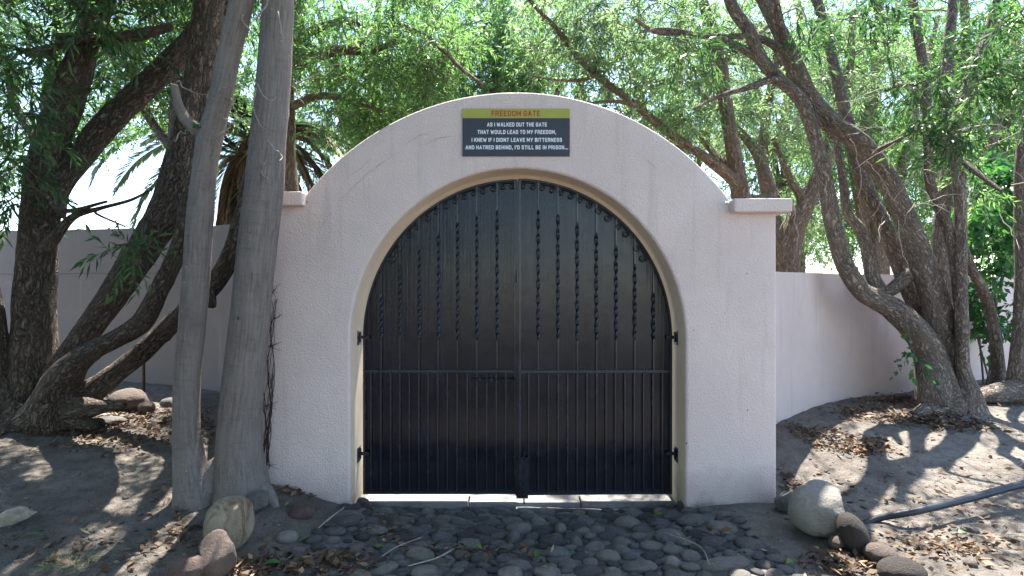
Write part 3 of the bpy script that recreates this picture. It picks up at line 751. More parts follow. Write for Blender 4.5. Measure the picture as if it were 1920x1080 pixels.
# condensed sans capitals as strokes on a 0..w x 0..1 grid
CH = {'A': (.56, [[(0, 0), (.28, 1), (.56, 0)], [(.1, .3), (.46, .3)]]), 'B': (.5, [[(0, 0), (0, 1), (.34, 1), (.46, .88), (.46, .64), (.34, .52), (0, .52)], [(.34, .52), (.5, .4), (.5, .12), (.36, 0), (0, 0)]]),
      'D': (.5, [[(0, 0), (0, 1), (.32, 1), (.5, .82), (.5, .18), (.32, 0), (0, 0)]]), 'E': (.42, [[(.42, 0), (0, 0), (0, 1), (.42, 1)], [(0, .52), (.36, .52)]]), 'F': (.42, [[(0, 0), (0, 1), (.42, 1)], [(0, .5), (.36, .5)]]),
      'G': (.5, [[(.5, .78), (.4, 1), (.12, 1), (0, .84), (0, .16), (.12, 0), (.4, 0), (.5, .16), (.5, .46), (.28, .46)]]), 'H': (.5, [[(0, 0), (0, 1)], [(.5, 0), (.5, 1)], [(0, .52), (.5, .52)]]), 'I': (.0, [[(0, 0), (0, 1)]]),
      'K': (.52, [[(0, 0), (0, 1)], [(.5, 1), (.04, .45)], [(.18, .6), (.52, 0)]]), 'L': (.4, [[(0, 1), (0, 0), (.4, 0)]]), 'M': (.66, [[(0, 0), (0, 1), (.33, .3), (.66, 1), (.66, 0)]]), 'N': (.5, [[(0, 0), (0, 1), (.5, 0), (.5, 1)]]),
      'O': (.5, [[(.12, 0), (0, .16), (0, .84), (.12, 1), (.38, 1), (.5, .84), (.5, .16), (.38, 0), (.12, 0)]]), 'P': (.48, [[(0, 0), (0, 1), (.34, 1), (.48, .86), (.48, .58), (.34, .44), (0, .44)]]),
      'R': (.5, [[(0, 0), (0, 1), (.34, 1), (.48, .86), (.48, .62), (.34, .48), (0, .48)], [(.28, .48), (.5, 0)]]), 'S': (.48, [[(.47, .8), (.36, 1), (.12, 1), (.01, .86), (.01, .68), (.12, .56), (.36, .46), (.47, .34), (.47, .14), (.36, 0), (.12, 0), (0, .2)]]),
      'T': (.48, [[(0, 1), (.48, 1)], [(.24, 1), (.24, 0)]]), 'U': (.5, [[(0, 1), (0, .16), (.12, 0), (.38, 0), (.5, .16), (.5, 1)]]), 'V': (.54, [[(0, 1), (.27, 0), (.54, 1)]]), 'W': (.8, [[(0, 1), (.2, 0), (.4, .8), (.6, 0), (.8, 1)]]),
      'Y': (.54, [[(0, 1), (.27, .45), (.54, 1)], [(.27, .45), (.27, 0)]]), ',': (.06, [[(.06, .06), (0, -.2)]]), '.': (.02, [[(0, .0), (.02, .04)]]), "'": (.0, [[(0, 1), (0, .74)]])}
def lettering(s, pxc, w_px, py, h_px, m, tk):
    x = 0; segs = []
    for ch in s:
        if ch == ' ': x += .36; continue
        w, st = CH[ch]
        for poly in st:
            for a, b in zip(poly[:-1], poly[1:]): segs.append((np.array([a[0] + x, a[1] * (1 - tk) + tk / 2]), np.array([b[0] + x, b[1] * (1 - tk) + tk / 2])))
        x += w + tk + .14
    X0, X1 = -tk / 2, x - .14 - tk / 2; s_ = WF / F; V, f = [], []; lay = 0
    for a, b in segs:
        t = unit(b - a); nv = np.array([-t[1], t[0]]) * tk / 2; e = t * tk * .42; k = len(V); lay = (lay + 1) % 7
        for q in (a - e - nv, b + e - nv, b + e + nv, a - e + nv):
            V.append(((pxc - 960) * s_ + ((q[0] - X0) / (X1 - X0) - .5) * w_px * s_, WF - .0146 - .0001 * lay, CZ + (540 - py) * s_ + q[1] * h_px * s_))
        f.append((k, k + 1, k + 2, k + 3))
    o = mesh_obj('lettering', V, f, m, shd if m == 'sign_red' else sbd); o['kind'] = 'stuff'
lettering('FREEDOM GATE', 967, 91, 219, 10.6, 'sign_red', .19)
lettering('AS I WALKED OUT THE GATE', 969.3, 112, 238.3, 7.6, 'sign_white', .21)
lettering('THAT WOULD LEAD TO MY FREEDOM,', 969, 147, 252.3, 7.6, 'sign_white', .21)
lettering('I KNEW IF I DIDNT LEAVE MY BITTERNESS', 969, 169, 267, 7.6, 'sign_white', .21)
lettering("AND HATRED BEHIND, I'D STILL BE IN PRISON...", 969, 192, 281, 7.6, 'sign_white', .21)
# ------------------------------------------------------------------ trees
def rpx(w, Y): return w * .5 * Y / F          # half a pixel width -> radius
def limb(lst, Y0, Y1=None):
    """[(px, py, width_px)] from foot to tip, depth running from Y0 to Y1"""
    Y1 = Y0 if Y1 is None else Y1; n = len(lst); P, r = [], []
    for i, (x, y, w) in enumerate(lst):
        Y = Y0 + (Y1 - Y0) * i / (n - 1); P.append(at(x, y, Y)); r.append(rpx(w, Y))
    return P, r
def extend(P, r, pts):          # continue a limb in world space, out of the frame
    for q, rr in pts: P.append(np.array(q, float)); r.append(rr)
    return P, r

# smooth grey twin-stemmed tree by the gate's left pier
bl = np.array([-2.2, 4.2, g1(-2.2, 4.2)])
t = root('smooth_tree', bl, 'smooth grey twin-stemmed tree hugging the left end of the gate wall', 'tree')
ax = []
P, r = limb([(456, 962, 104), (453, 905, 92), (448, 850, 82), (450, 770, 75), (457, 700, 73), (468, 600, 70), (478, 500, 70), (487, 420, 70), (496, 350, 69), (502, 270, 62), (512, 160, 61), (517, 80, 59), (521, 0, 58)], 4.19, 4.08)
extend(P, r, [((-1.72, 4.1, 4.3), .12), ((-1.66, 4.2, 5.1), .10), ((-1.5, 4.3, 6.0), .07)])
ax.append(stem('trunk', P, r, 'bark_smooth', t, 1, .045, 36, .22, 4, 7))
P, r = limb([(372, 985, 84), (366, 930, 70), (356, 870, 56), (350, 800, 48), (352, 700, 46), (361, 600, 46), (369, 500, 46), (376, 400, 45), (385, 310, 42), (396, 250, 44), (412, 190, 41), (430, 100, 41), (453, 0, 43)], 4.12, 4.02)
extend(P, r, [((-1.8, 4.05, 4.35), .08), ((-1.7, 4.0, 5.2), .06)])
ax.append(stem('trunk', P, r, 'bark_smooth', t, 2, .05, 30, .25, 4, 6))
# bridge of wood where the stems meet
P, r = limb([(368, 960, 60), (388, 918, 62), (402, 888, 50), (420, 872, 50), (446, 880, 60)], 4.12, 4.18); stem('root_collar', P, r, 'bark_smooth', t, 3, .06, 24)
for lst, w0, w1 in (([(468, 915, 60), (492, 922, 40), (510, 938, 22), (522, 956, 8)], 4.2, 4.12), ([(375, 930, 46), (352, 955, 30), (335, 975, 12)], 4.1, 4.0), ([(440, 930, 60), (452, 955, 36), (462, 975, 14)], 4.12, 3.98)):
    P, r = limb(lst, w0, w1); stem('root', P, r, 'bark_smooth', t, 4, .06, 16)
# sawn-off side branch with a sprout
P, r = limb([(384, 250, 30), (365, 240, 24), (347, 222, 21), (336, 200, 17), (331, 180, 14), (327, 160, 12)], 4.06, 3.98)
stem('branch_stub', P, r, 'bark_smooth', t, 5, .06, 14)
c = at(327, 159, 3.978); g = G(); g.tube([c - [0, 0, .008], c + [.001, 0, .002]], .0225, 14).build('sawn_end', 'cut_wood', t)
rs = np.random.RandomState(3); Bs = np.array([at(374 + rs.uniform(-5, 5), 238 + rs.uniform(-8, 8), 3.98) for _ in range(9)])
leaf_mesh('sprout', Bs, rs.normal(size=(9, 3)) + [0, -.3, .5], np.full(9, .05), np.full(9, .028), 'leaf_broad', t, rs, tint=np.full(9, .9))
# thin dry twigs springing from the stems
rs = np.random.RandomState(8); g = G()
for (x0, y0, x1, y1, Yt) in ((330, 150, 400, 180, 3.98), (395, 262, 440, 215, 3.95), (440, 205, 395, 178, 3.95), (480, 155, 520, 180, 3.93), (415, 175, 480, 178, 3.95), (412, 220, 470, 228, 3.96), (325, 265, 372, 252, 4.0), (480, 165, 500, 245, 3.93),
                          (520, 20, 528, 75, 3.9), (480, 40, 520, 0, 3.9), (500, 260, 520, 300, 3.95), (495, 305, 508, 340, 3.95), (455, 30, 480, 75, 3.95), (555, 160, 640, 120, 4.1), (548, 150, 570, 195, 4.1)):
    a, b = at(x0, y0, Yt), at(x1, y1, Yt + rs.uniform(-.05, .1)); tt = np.linspace(0, 1, 9)[:, None]
    g.tube(a * (1 - tt) + b * tt + rs.normal(0, .035, 3) * 4 * tt * (1 - tt) + rs.normal(0, .006, (9, 3)), np.linspace(.006, .0025, 9), 5)
g.build('dry_twigs', 'dry_wood', t, smooth=True)['kind'] = 'stuff'
P, r = [np.array((-1.6, 4.25, 5.5)), np.array((-.4, 3.6, 6.3)), np.array((1.0, 2.8, 6.8))], [.07, .06, .03]; ax.append(stem('limb', P, r, 'bark_smooth', t, 6, .05, 14))
P, r = [np.array((-1.7, 4.1, 5.0)), np.array((-1.9, 2.6, 6.0)), np.array((-2.0, .8, 6.6))], [.07, .06, .03]; ax.append(stem('limb', P, r, 'bark_smooth', t, 7, .05, 14))
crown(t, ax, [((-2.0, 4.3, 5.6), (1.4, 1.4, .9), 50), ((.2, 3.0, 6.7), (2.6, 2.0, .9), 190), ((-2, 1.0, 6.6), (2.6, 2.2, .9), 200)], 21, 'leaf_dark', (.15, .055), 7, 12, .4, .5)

# big rough multi-stemmed tree on the left
bl = gp(95, 790); bl[1] += .3
t = root('rough_tree', bl, 'big rough-barked tree with leaning stems on the far left', 'tree'); axl = []
Y = 5.75
P, r = limb([(62, 815, 150), (60, 760, 104), (64, 690, 76), (66, 600, 70), (68, 520, 67), (73, 450, 64), (77, 390, 66), (82, 330, 64), (103, 250, 56), (130, 170, 50), (158, 90, 44), (188, 10, 38)], Y, 5.5)
extend(P, r, [((-3.7, 5.5, 5.6), .08), ((-3.2, 5.4, 6.6), .05)]); axl.append(stem('trunk', P, r, 'bark_rough', t, 11, .12, 30, .3, 8, 5))
P, r = limb([(85, 400, 60), (108, 345, 50), (150, 295, 47), (200, 235, 46), (250, 185, 44), (305, 135, 42), (350, 85, 40), (400, 20, 36)], 5.6, 5.9)
extend(P, r, [((-2.5, 6.2, 5.6), .07), ((-2.0, 6.4, 6.4), .04)]); axl.append(stem('limb', P, r, 'bark_rough', t, 12, .12, 22, 0, 8, 3))
P, r = limb([(95, 800, 96), (108, 740, 72), (140, 662, 52), (172, 608, 48), (210, 555, 48), (270, 466, 54), (312, 400, 62), (338, 330, 64), (356, 260, 64), (376, 180, 64), (388, 100, 64), (400, 0, 64)], 5.72, 5.35)
extend(P, r, [((-2.75, 5.3, 5.4), .15), ((-2.6, 5.2, 6.6), .09)]); axl.append(stem('trunk', P, r, 'bark_rough', t, 13, .13, 30, .2, 8, 6))
P, r = limb([(90, 790, 92), (115, 715, 60), (158, 666, 42), (210, 640, 37), (260, 612, 37), (282, 580, 35), (298, 545, 32), (328, 485, 32), (350, 425, 34), (366, 360, 40), (378, 300, 36)], 5.5, 5.1)
extend(P, r, [((-2.65, 5.0, 3.5), .07), ((-2.5, 4.9, 4.6), .05)]); axl.append(stem('limb', P, r, 'bark_rough', t, 14, .12, 24, .2, 8, 4))
P, r = limb([(120, 800, 70), (150, 752, 54), (205, 708, 40), (262, 664, 37), (310, 617, 35), (345, 585, 34), (400, 533, 34), (436, 475, 34), (455, 410, 32), (475, 330, 34)], 5.6, 5.7)
extend(P, r, [((-2.4, 5.8, 4.0), .08), ((-2.2, 5.9, 5.2), .05)]); axl.append(stem('limb', P, r, 'bark_rough', t, 15, .12, 24, .2, 8, 4))
P, r = limb([(15, 800, 130), (0, 730, 70), (-8, 650, 42), (-20, 560, 36), (-45, 450, 34), (-80, 330, 30)], 5.6, 5.4); axl.append(stem('limb', P, r, 'bark_rough', t, 16, .14, 22, .3, 8, 3))
P, r = limb([(388, 545, 22), (396, 562, 18), (397, 575, 15)], 5.55, 5.5); stem('branch_stub', P, r, 'bark_rough', t, 17, .1, 12)
for k_, lst in enumerate(([(60, 770, 90), (30, 800, 60), (-20, 815, 30)], [(110, 775, 80), (150, 790, 40), (180, 800, 14)], [(80, 780, 90), (70, 810, 50), (60, 830, 16)], [(100, 780, 60), (140, 770, 50), (200, 762, 22), (235, 760, 8)])):
    P, r = limb(lst, 5.55, 5.35); stem('root', P, r, 'bark_rough', t, 18 + k_, .15, 18)
# thin branches crossing the bright gap of sky
for k_, lst in enumerate(([(82, 470, 24), (110, 435, 18), (140, 405, 13), (190, 390, 8), (245, 375, 6), (285, 355, 4)], [(190, 390, 7), (180, 400, 5), (235, 425, 3)], [(75, 360, 14), (120, 395, 9), (200, 378, 5)], [(110, 70, 16), (150, 70, 15), (200, 70, 18), (255, 66, 20), (320, 50, 16)], [(60, 100, 18), (100, 90, 14), (130, 78, 10)])):
    P, r = limb(lst, 5.4, 5.1); axl.append(stem('branch', P, r, 'bark_rough', t, 25 + k_, .1, 10))
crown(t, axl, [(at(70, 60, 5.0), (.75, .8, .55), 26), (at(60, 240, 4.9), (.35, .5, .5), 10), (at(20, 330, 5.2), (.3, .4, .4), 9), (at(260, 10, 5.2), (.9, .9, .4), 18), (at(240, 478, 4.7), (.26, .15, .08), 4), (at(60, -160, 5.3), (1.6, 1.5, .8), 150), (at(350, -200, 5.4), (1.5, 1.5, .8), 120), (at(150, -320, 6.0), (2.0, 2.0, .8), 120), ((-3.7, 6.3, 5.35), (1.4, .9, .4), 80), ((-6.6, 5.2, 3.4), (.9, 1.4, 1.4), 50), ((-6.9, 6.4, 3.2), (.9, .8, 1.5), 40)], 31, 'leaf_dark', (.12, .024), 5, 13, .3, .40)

# multi-stemmed tree on the right
bl = gp(1770, 765); Y = 6.35
t = root('leaning_tree', bl, 'multi-stemmed grey-brown tree leaning over the right-hand wall', 'tree'); axr = []
P, r = limb([(1785, 800, 96), (1780, 745, 80), (1775, 664, 60), (1764, 605, 53), (1747, 541, 47), (1722, 470, 41), (1694, 400, 38), (1658, 330, 37), (1613, 270, 35), (1557, 228, 34), (1516, 180, 33), (1490, 128, 33), (1467, 70, 29), (1438, 10, 27)], 6.5, 6.1)
extend(P, r, [((2.4, 6.1, 5.5), .08), ((2.0, 6.1, 6.4), .05)]); axr.append(stem('trunk', P, r, 'bark_right', t, 41, .10, 28, .25, 8, 5))
P, r = limb([(1766, 765, 84), (1752, 690, 58), (1731, 638, 50), (1680, 584, 42), (1642, 562, 37), (1614, 545, 34), (1585, 500, 31), (1565, 435, 29), (1555, 385, 28), (1537, 292, 26), (1514, 214, 25), (1490, 175, 24), (1460, 148, 23), (1428, 113, 22), (1404, 58, 21), (1369, 0, 20)], 6.35, 6.0)
extend(P, r, [((2.15, 5.9, 5.4), .06), ((1.8, 5.8, 6.2), .04)]); axr.append(stem('limb', P, r, 'bark_right', t, 42, .10, 26, .2, 8, 5))
P, r = limb([(1765, 700, 44), (1745, 640, 36), (1722, 585, 30), (1700, 534, 28), (1680, 477, 28), (1655, 420, 28), (1626, 360, 26), (1605, 292, 22), (1588, 220, 21), (1572, 155, 20), (1557, 97, 18), (1535, 10, 17)], 6.6, 6.8)
extend(P, r, [((3.5, 6.9, 5.6), .06), ((3.3, 7.0, 6.5), .04)]); axr.append(stem('limb', P, r, 'bark_right', t, 43, .10, 22, .1, 8, 4))
P, r = limb([(1792, 745, 40), (1786, 660, 26), (1780, 600, 24), (1770, 520, 26), (1764, 450, 27), (1768, 390, 26), (1776, 320, 22), (1780, 240, 20), (1776, 150, 19), (1782, 60, 18), (1790, -20, 16)], 6.7, 6.9); axr.append(stem('limb', P, r, 'bark_right', t, 44, .10, 22, .1, 8, 4))
P, r = limb([(1812, 775, 54), (1815, 740, 38), (1806, 685, 24), (1804, 600, 21), (1802, 500, 20), (1801, 400, 20), (1796, 330, 19), (1790, 272, 19), (1796, 215, 18), (1813, 165, 18), (1838, 100, 17), (1860, 39, 17), (1880, -30, 15)], 6.2, 6.0); axr.append(stem('limb', P, r, 'bark_right', t, 45, .09, 20, .4, 8, 4))
P, r = limb([(1800, 640, 16), (1797, 569, 17), (1791, 500, 19), (1784, 453, 20), (1768, 405, 19), (1744, 342, 18), (1740, 253, 17), (1733, 136, 16), (1716, 39, 16), (1708, -30, 15)], 6.25, 6.1); axr.append(stem('limb', P, r, 'bark_right', t, 46, .09, 18, 0, 8, 3))
P, r = limb([(1708, 512, 26), (1665, 545, 24), (1640, 525, 24), (1630, 480, 22), (1612, 430, 20), (1590, 400, 17), (1580, 340, 14), (1568, 250, 11)], 6.45, 6.7); axr.append(stem('branch', P, r, 'bark_right', t, 47, .10, 16, 0, 8, 2))
P, r = limb([(1742, 670, 34), (1748, 710, 50), (1752, 760, 56)], 6.25, 6.2); stem('root', P, r, 'bark_right', t, 49, .16, 18)
for k_, lst in enumerate(([(1790, 760, 70), (1810, 772, 40), (1835, 785, 14)], [(1765, 760, 70), (1740, 770, 36), (1715, 775, 12)], [(1785, 765, 70), (1785, 780, 44), (1780, 795, 14)])):
    P, r = limb(lst, 6.25, 6.05); stem('root', P, r, 'bark_right', t, 50 + k_, .15, 16)
for k_, lst in enumerate(([(1490, 170, 16), (1450, 150, 15), (1400, 165, 12), (1350, 180, 8), (1300, 205, 5)], [(1475, 100, 16), (1420, 70, 13), (1350, 68, 11), (1290, 62, 10), (1230, 60, 9), (1190, 35, 6)], [(1428, 113, 16), (1380, 85, 13), (1330, 70, 11), (1250, 55, 8), (1200, 60, 5)],
                          [(1470, 80, 16), (1460, 30, 14), (1450, -20, 12)], [(1658, 330, 14), (1640, 290, 10), (1690, 260, 8), (1745, 232, 6)], [(1740, 200, 12), (1700, 160, 9), (1660, 170, 6)], [(1800, 300, 12), (1840, 330, 9), (1880, 360, 6)])):
    P, r = limb(lst, 6.1, 5.7); axr.append(stem('branch', P, r, 'bark_right', t, 55 + k_, .1, 10))
crown(t, axr, [(at(1800, 150, 5.2), (.6, .5, .45), 14), (at(1870, 90, 5.2), (.45, .5, .4), 10), (at(1775, 250, 5.4), (.35, .35, .3), 8), (at(1650, 15, 5.6), (.5, .5, .22), 9), (at(1560, 80, 5.8), (.6, .5, .35), 7), (at(1280, 110, 5.8), (.5, .3, .3), 6),
                (at(1700, -150, 6.2), (2.2, 1.6, .9), 9), (at(1350, -170, 6.0), (1.4, 1.2, .7), 7)], 61, 'leaf_dark', (.12, .022), 6, 14, .25, .40, bare=.15)
# tangle of pale dead twigs in the right tree
rs = np.random.RandomState(77); g = G()
for _ in range(60):
    x0, y0 = rs.uniform(1480, 1900), rs.uniform(120, 420); a = at(x0, y0, rs.uniform(5.4, 6.2)); d = unit(rs.normal(size=3) + [0, -.2, -.5]); ln = rs.uniform(.25, .8)
    tt = np.linspace(0, 1, 8)[:, None]; g.tube(a + d * ln * tt + rs.normal(0, .04, 3) * 4 * tt * (1 - tt) + rs.normal(0, .008, (8, 3)), np.linspace(.0055, .002, 8), 4, False)
g.build('dry_twigs', 'dry_wood', t, smooth=True)['kind'] = 'stuff'

# two slim stems at the right edge
bl = gp(1873, 715)
t = root('slim_tree', bl, 'slim curved grey stem between the leaning tree and the right edge', 'tree')
P, r = limb([(1876, 730, 30), (1873, 700, 21), (1868, 645, 19), (1855, 576, 18), (1838, 535, 17), (1822, 505, 16), (1805, 455, 14), (1800, 380, 12), (1812, 300, 10)], 7.0, 6.6); a1 = [stem('trunk', P, r, 'bark_right', t, 71, .08, 16, .4, 8, 2)]
crown(t, a1, [(at(1830, 330, 6.5), (.35, .3, .4), 8)], 72, 'leaf_mid', (.10, .02), 5, 12, .5, .35)
bl = gp(1908, 745)
t = root('edge_tree', bl, 'straight grey trunk cut by the right edge of the photo', 'tree')
P, r = limb([(1906, 755, 50), (1908, 727, 34), (1906, 690, 25), (1913, 600, 23), (1916, 500, 22), (1914, 400, 21), (1915, 311, 20), (1925, 200, 20), (1930, 100, 18), (1940, -20, 16)], 6.6, 6.5); a2 = [stem('trunk', P, r, 'bark_right', t, 73, .08, 18, .4, 8, 2)]
P, r = limb([(1908, 735, 50), (1880, 738, 46), (1850, 742, 30), (1832, 750, 12)], 6.6, 6.4); stem('root', P, r, 'bark_right', t, 74, .12, 16)
crown(t, a2, [(at(1915, 160, 6.2), (.4, .4, .6), 12)], 75, 'leaf_dark', (.13, .022), 5, 12, .5, .4)

# broad-leaved shrub between the right stems
def shrub(name, foot, tips, label, leaf, m, seed, n, r0=.012, group=None):
    rs = np.random.RandomState(seed); tr = root(name, foot, label, 'shrub', group); axs = []
    for tp in tips:
        q = np.array(foot) + np.array([rs.normal(0, .06), rs.normal(0, .06), -.05]); md = (q + tp) / 2 + rs.normal(0, .12, 3)
        axs.append(stem('stem', [q, md, np.array(tp)], [r0, r0 * .8, r0 * .4], 'bark_twig', tr, seed, .05, 8, step=.08))
    crown(tr, axs, [(np.array(tp), (n[1], n[1], n[2]), n[0]) for tp in tips], seed + 1, m, leaf, 5, 8, .5, .3, twr=.006)
    return tr
f_ = gp(1850, 720)
shrub('broadleaf_shrub', f_, [at(1850, 560, 7.3), at(1880, 480, 7.3), at(1840, 430, 7.4), at(1890, 620, 7.2), at(1905, 400, 7.5), at(1870, 340, 7.6)], 'broad-leaved green shrub between the slim stems by the right edge', (.10, .065), 'leaf_broad', 81, (13, .42, .4))
f_ = gp(1712, 690)
shrub('small_shoot', f_, [at(1712, 668, 6.05), at(1708, 690, 6.05)], 'small leafy shoot at the foot of the leaning tree', (.07, .05), 'leaf_broad', 83, (3, .07, .06), .005)

# ------------------------------------------------------------------ trees beyond the wall
def bgtree(name, label, foot, limbs_, blobs, seed, m, leaf, sprigs=6, per=14, droop=.5, splen=.4, bk='bark_warm', twr=.009, bare=0.0):
    z = g1(foot[0], foot[1]); tr = root(name, (foot[0], foot[1], z), label, 'bush' if name == 'shade_bush' else 'tree', 'trees beyond the wall' if foot[1] > 0 else 'trees of the court before the gate'); axs = []
    for i, (P, r) in enumerate(limbs_):
        axs.append(stem('trunk' if i == 0 else 'limb', P, r, bk, tr, seed + i, .10, 18 if r[0] > .06 else 12, .2 if i == 0 else 0, 7, 3))
    blobs = [(c_, r_, int(n_ * (DENS if c_[2] < CZ + 560 / F * c_[1] else .5))) for c_, r_, n_ in blobs]
    return crown(tr, axs, blobs, seed + 20, m, leaf, sprigs, per, droop, splen, twr=twr, bare=bare)
nleaf = 0; DENS = 1.5
# behind the left half of the arch
Yb = 8.4; x0 = at(560, 400, Yb)[0]
nleaf += bgtree('willow_leaf_tree', 'bright green fine-leaved tree behind the left half of the arch', (x0, Yb), [
    ([(x0, Yb, .0), at(545, 420, Yb), at(535, 250, Yb), at(540, 130, Yb), at(560, 20, Yb), at(580, -120, Yb)], [.2, .16, .14, .12, .1, .07]),
    limb([(538, 145, 30), (558, 120, 26), (597, 103, 22), (643, 93, 18), (694, 95, 14), (740, 80, 9)], Yb, 7.6),
    limb([(545, 80, 20), (580, 60, 16), (640, 40, 12), (690, 50, 9), (748, 47, 9), (799, 70, 9), (838, 101, 8), (869, 132, 7), (908, 160, 5)], Yb, 7.4),
    limb([(545, 200, 18), (600, 180, 14), (660, 190, 10), (720, 210, 6)], Yb, 7.8)],
    [(at(680, 150, 7.9), (1.25, .9, .85), 80), (at(600, 60, 8.2), (.8, 1.0, .8), 40), (at(690, 235, 8.3), (.5, .6, .35), 20), (at(800, 90, 8.0), (.8, .7, .75), 44), (at(740, -100, 8.5), (1.8, 1.6, .8), 60)], 201, 'leaf_mid', (.10, .018), 7, 15, .38, .42, bare=.16)
# dark round tree behind the crown of the arch
Yb = 11.5; x0 = at(930, 400, Yb)[0]
nleaf += bgtree('dense_tree', 'dense dark green tree behind the top of the arch', (x0, Yb), [
    ([(x0, Yb, 0), (x0, Yb, 2.5), (x0 - .1, Yb, 4.5), (x0 + .1, Yb, 7)], [.22, .19, .15, .08]),
    ([(x0, Yb, 3.0), (x0 - .9, Yb - .3, 4.6), (x0 - 1.6, Yb - .2, 6.2)], [.1, .08, .04]), ([(x0, Yb, 3.2), (x0 + .9, Yb - .3, 4.8), (x0 + 1.4, Yb, 6.0)], [.1, .08, .04])],
    [(at(900, 130, 11.2), (1.5, 1.0, 1.5), 110), (at(800, 200, 11.2), (1.3, .8, .9), 60), (at(900, 0, 12), (2.0, 1.4, 1.2), 60), (at(1000, 130, 11.5), (1.0, .8, .9), 34)], 231, 'leaf_mid', (.10, .036), 7, 11, .3, .45)
# reddish trunk with a long bough behind the right half of the arch
Yb = 7.9; x0 = at(1395, 400, Yb)[0]
nleaf += bgtree('spreading_tree', 'tree with reddish bark and a long bough behind the right half of the arch', (x0, Yb), [
    ([(x0 + .05, Yb, .1), at(1400, 480, Yb), at(1389, 369, Yb), at(1373, 272, Yb), at(1358, 175, Yb), at(1350, 97, Yb), at(1323, 19, Yb), at(1300, -60, Yb)], [.17, .15, .125, .10, .09, .08, .07, .05]),
    limb([(1392, 360, 26), (1373, 335, 22), (1323, 295, 18), (1253, 249, 16), (1194, 198, 14), (1136, 155, 13), (1086, 109, 12), (1047, 58, 10), (1000, 8, 8), (960, -40, 5)], Yb, 7.3),
    limb([(1385, 330, 18), (1350, 300, 15), (1320, 265, 12), (1290, 235, 9), (1240, 215, 6)], Yb, 8.6),
    limb([(1400, 380, 26), (1443, 369, 24), (1432, 320, 22), (1418, 284, 20), (1390, 250, 14), (1330, 190, 10), (1290, 140, 6)], 8.2, 8.8),
    limb([(1352, 110, 14), (1400, 80, 11), (1450, 40, 7)], Yb, 8.3), limb([(1194, 198, 9), (1150, 190, 7), (1080, 195, 5), (1030, 180, 3)], 7.4, 7.2), limb([(1120, 140, 9), (1090, 150, 6), (1040, 150, 4), (990, 140, 3)], 7.5, 7.3)],
    [(at(1190, 100, 7.6), (1.1, .8, .75), 46), (at(1060, 60, 7.5), (.7, .6, .6), 28), (at(1300, 120, 8.0), (.9, .8, .9), 40), (at(1240, 230, 7.9), (.7, .5, .35), 22), (at(1150, 10, 8), (1.4, .9, .5), 40), (at(1400, 200, 8.6), (.7, .6, .7), 26), (at(1200, -140, 8.3), (2.0, 1.6, .8), 50)], 261, 'leaf_pale', (.095, .018), 7, 14, .28, .40, bare=.25)
# pale forked trunk seen over the low wall
Yb = 9.2; x0 = at(1474, 513, Yb)[0]
nleaf += bgtree('forked_tree', 'pale forked trunk rising just behind the low wall beside the pier', (x0, Yb), [
    ([(x0, Yb, .2), at(1476, 513, Yb), at(1486, 440, Yb), at(1511, 381, Yb), at(1545, 310, Yb), at(1570, 230, Yb), at(1590, 140, Yb), at(1600, 20, Yb)], [.2, .19, .17, .14, .12, .1, .08, .05]),
    limb([(1472, 500, 38), (1462, 460, 30), (1448, 400, 26), (1430, 300, 20), (1440, 200, 16), (1460, 80, 12)], Yb, 9.5),
    limb([(1511, 385, 18), (1480, 330, 12), (1450, 260, 8)], Yb, 8.8), limb([(1560, 260, 16), (1520, 200, 12), (1480, 150, 8), (1440, 60, 6)], Yb, 9)],
    [(at(1480, 230, 9.2), (1.0, .9, 1.0), 40), (at(1560, 120, 9.4), (1.3, 1.0, 1.0), 46), (at(1500, 400, 9.8), (.6, .6, .6), 22), (at(1440, 60, 9.4), (1.1, .9, .7), 34), (at(1480, -130, 9.4), (2.0, 1.6, .9), 10)], 301, 'leaf_pale', (.10, .019), 7, 14, .28, .42, bare=.25)
# denser trees further back on the right
for (pxc, Yb, nm, lab, m, lf, sd, n0) in ((1640, 11.5, 'slender_tree', 'leafy tree with slender warm trunks behind the leaning tree', 'leaf_mid', (.12, .022), 331, 1.0),
                                   (1800, 13.0, 'tall_tree', 'tall full green tree furthest to the right beyond the wall', 'leaf_mid', (.13, .03), 361, 1.25),
                                   (1490, 15.0, 'distant_tree', 'distant pale green tree filling the gap beside the right capstone', 'leaf_pale', (.13, .032), 391, 1.1)):
    x0 = at(pxc, 400, Yb)[0]; w = Yb / F
    nleaf += bgtree(nm, lab, (x0, Yb), [
        ([(x0, Yb, .2), (x0 + .1, Yb, 2.2), at(pxc - 20, 260, Yb), at(pxc + 10, 90, Yb), at(pxc, -80, Yb)], [.2, .17, .13, .1, .05]),
        ([(x0, Yb, 1.4), at(pxc - 40, 300, Yb), at(pxc - 70, 180, Yb), at(pxc - 90, 40, Yb)], [.12, .1, .08, .05]),
        ([(x0, Yb, 1.8), at(pxc + 50, 320, Yb), at(pxc + 80, 180, Yb), at(pxc + 120, 30, Yb)], [.12, .1, .08, .04])],
        [(at(pxc, 120, Yb), (150 * w, 1.2, 130 * w), int(70 * n0)), (at(pxc - 60, 300, Yb), (110 * w, 1.0, 100 * w), int(50 * n0)), (at(pxc + 70, 320, Yb), (110 * w, 1.0, 100 * w), int(50 * n0)), (at(pxc, 430, Yb + .5), (140 * w, .8, 60 * w), int(46 * n0)), (at(pxc, -100, Yb), (200 * w, 1.6, 80 * w), int(36 * n0))],
        sd, m, lf, 6, 12, .4, .5, bk='bark_warm')
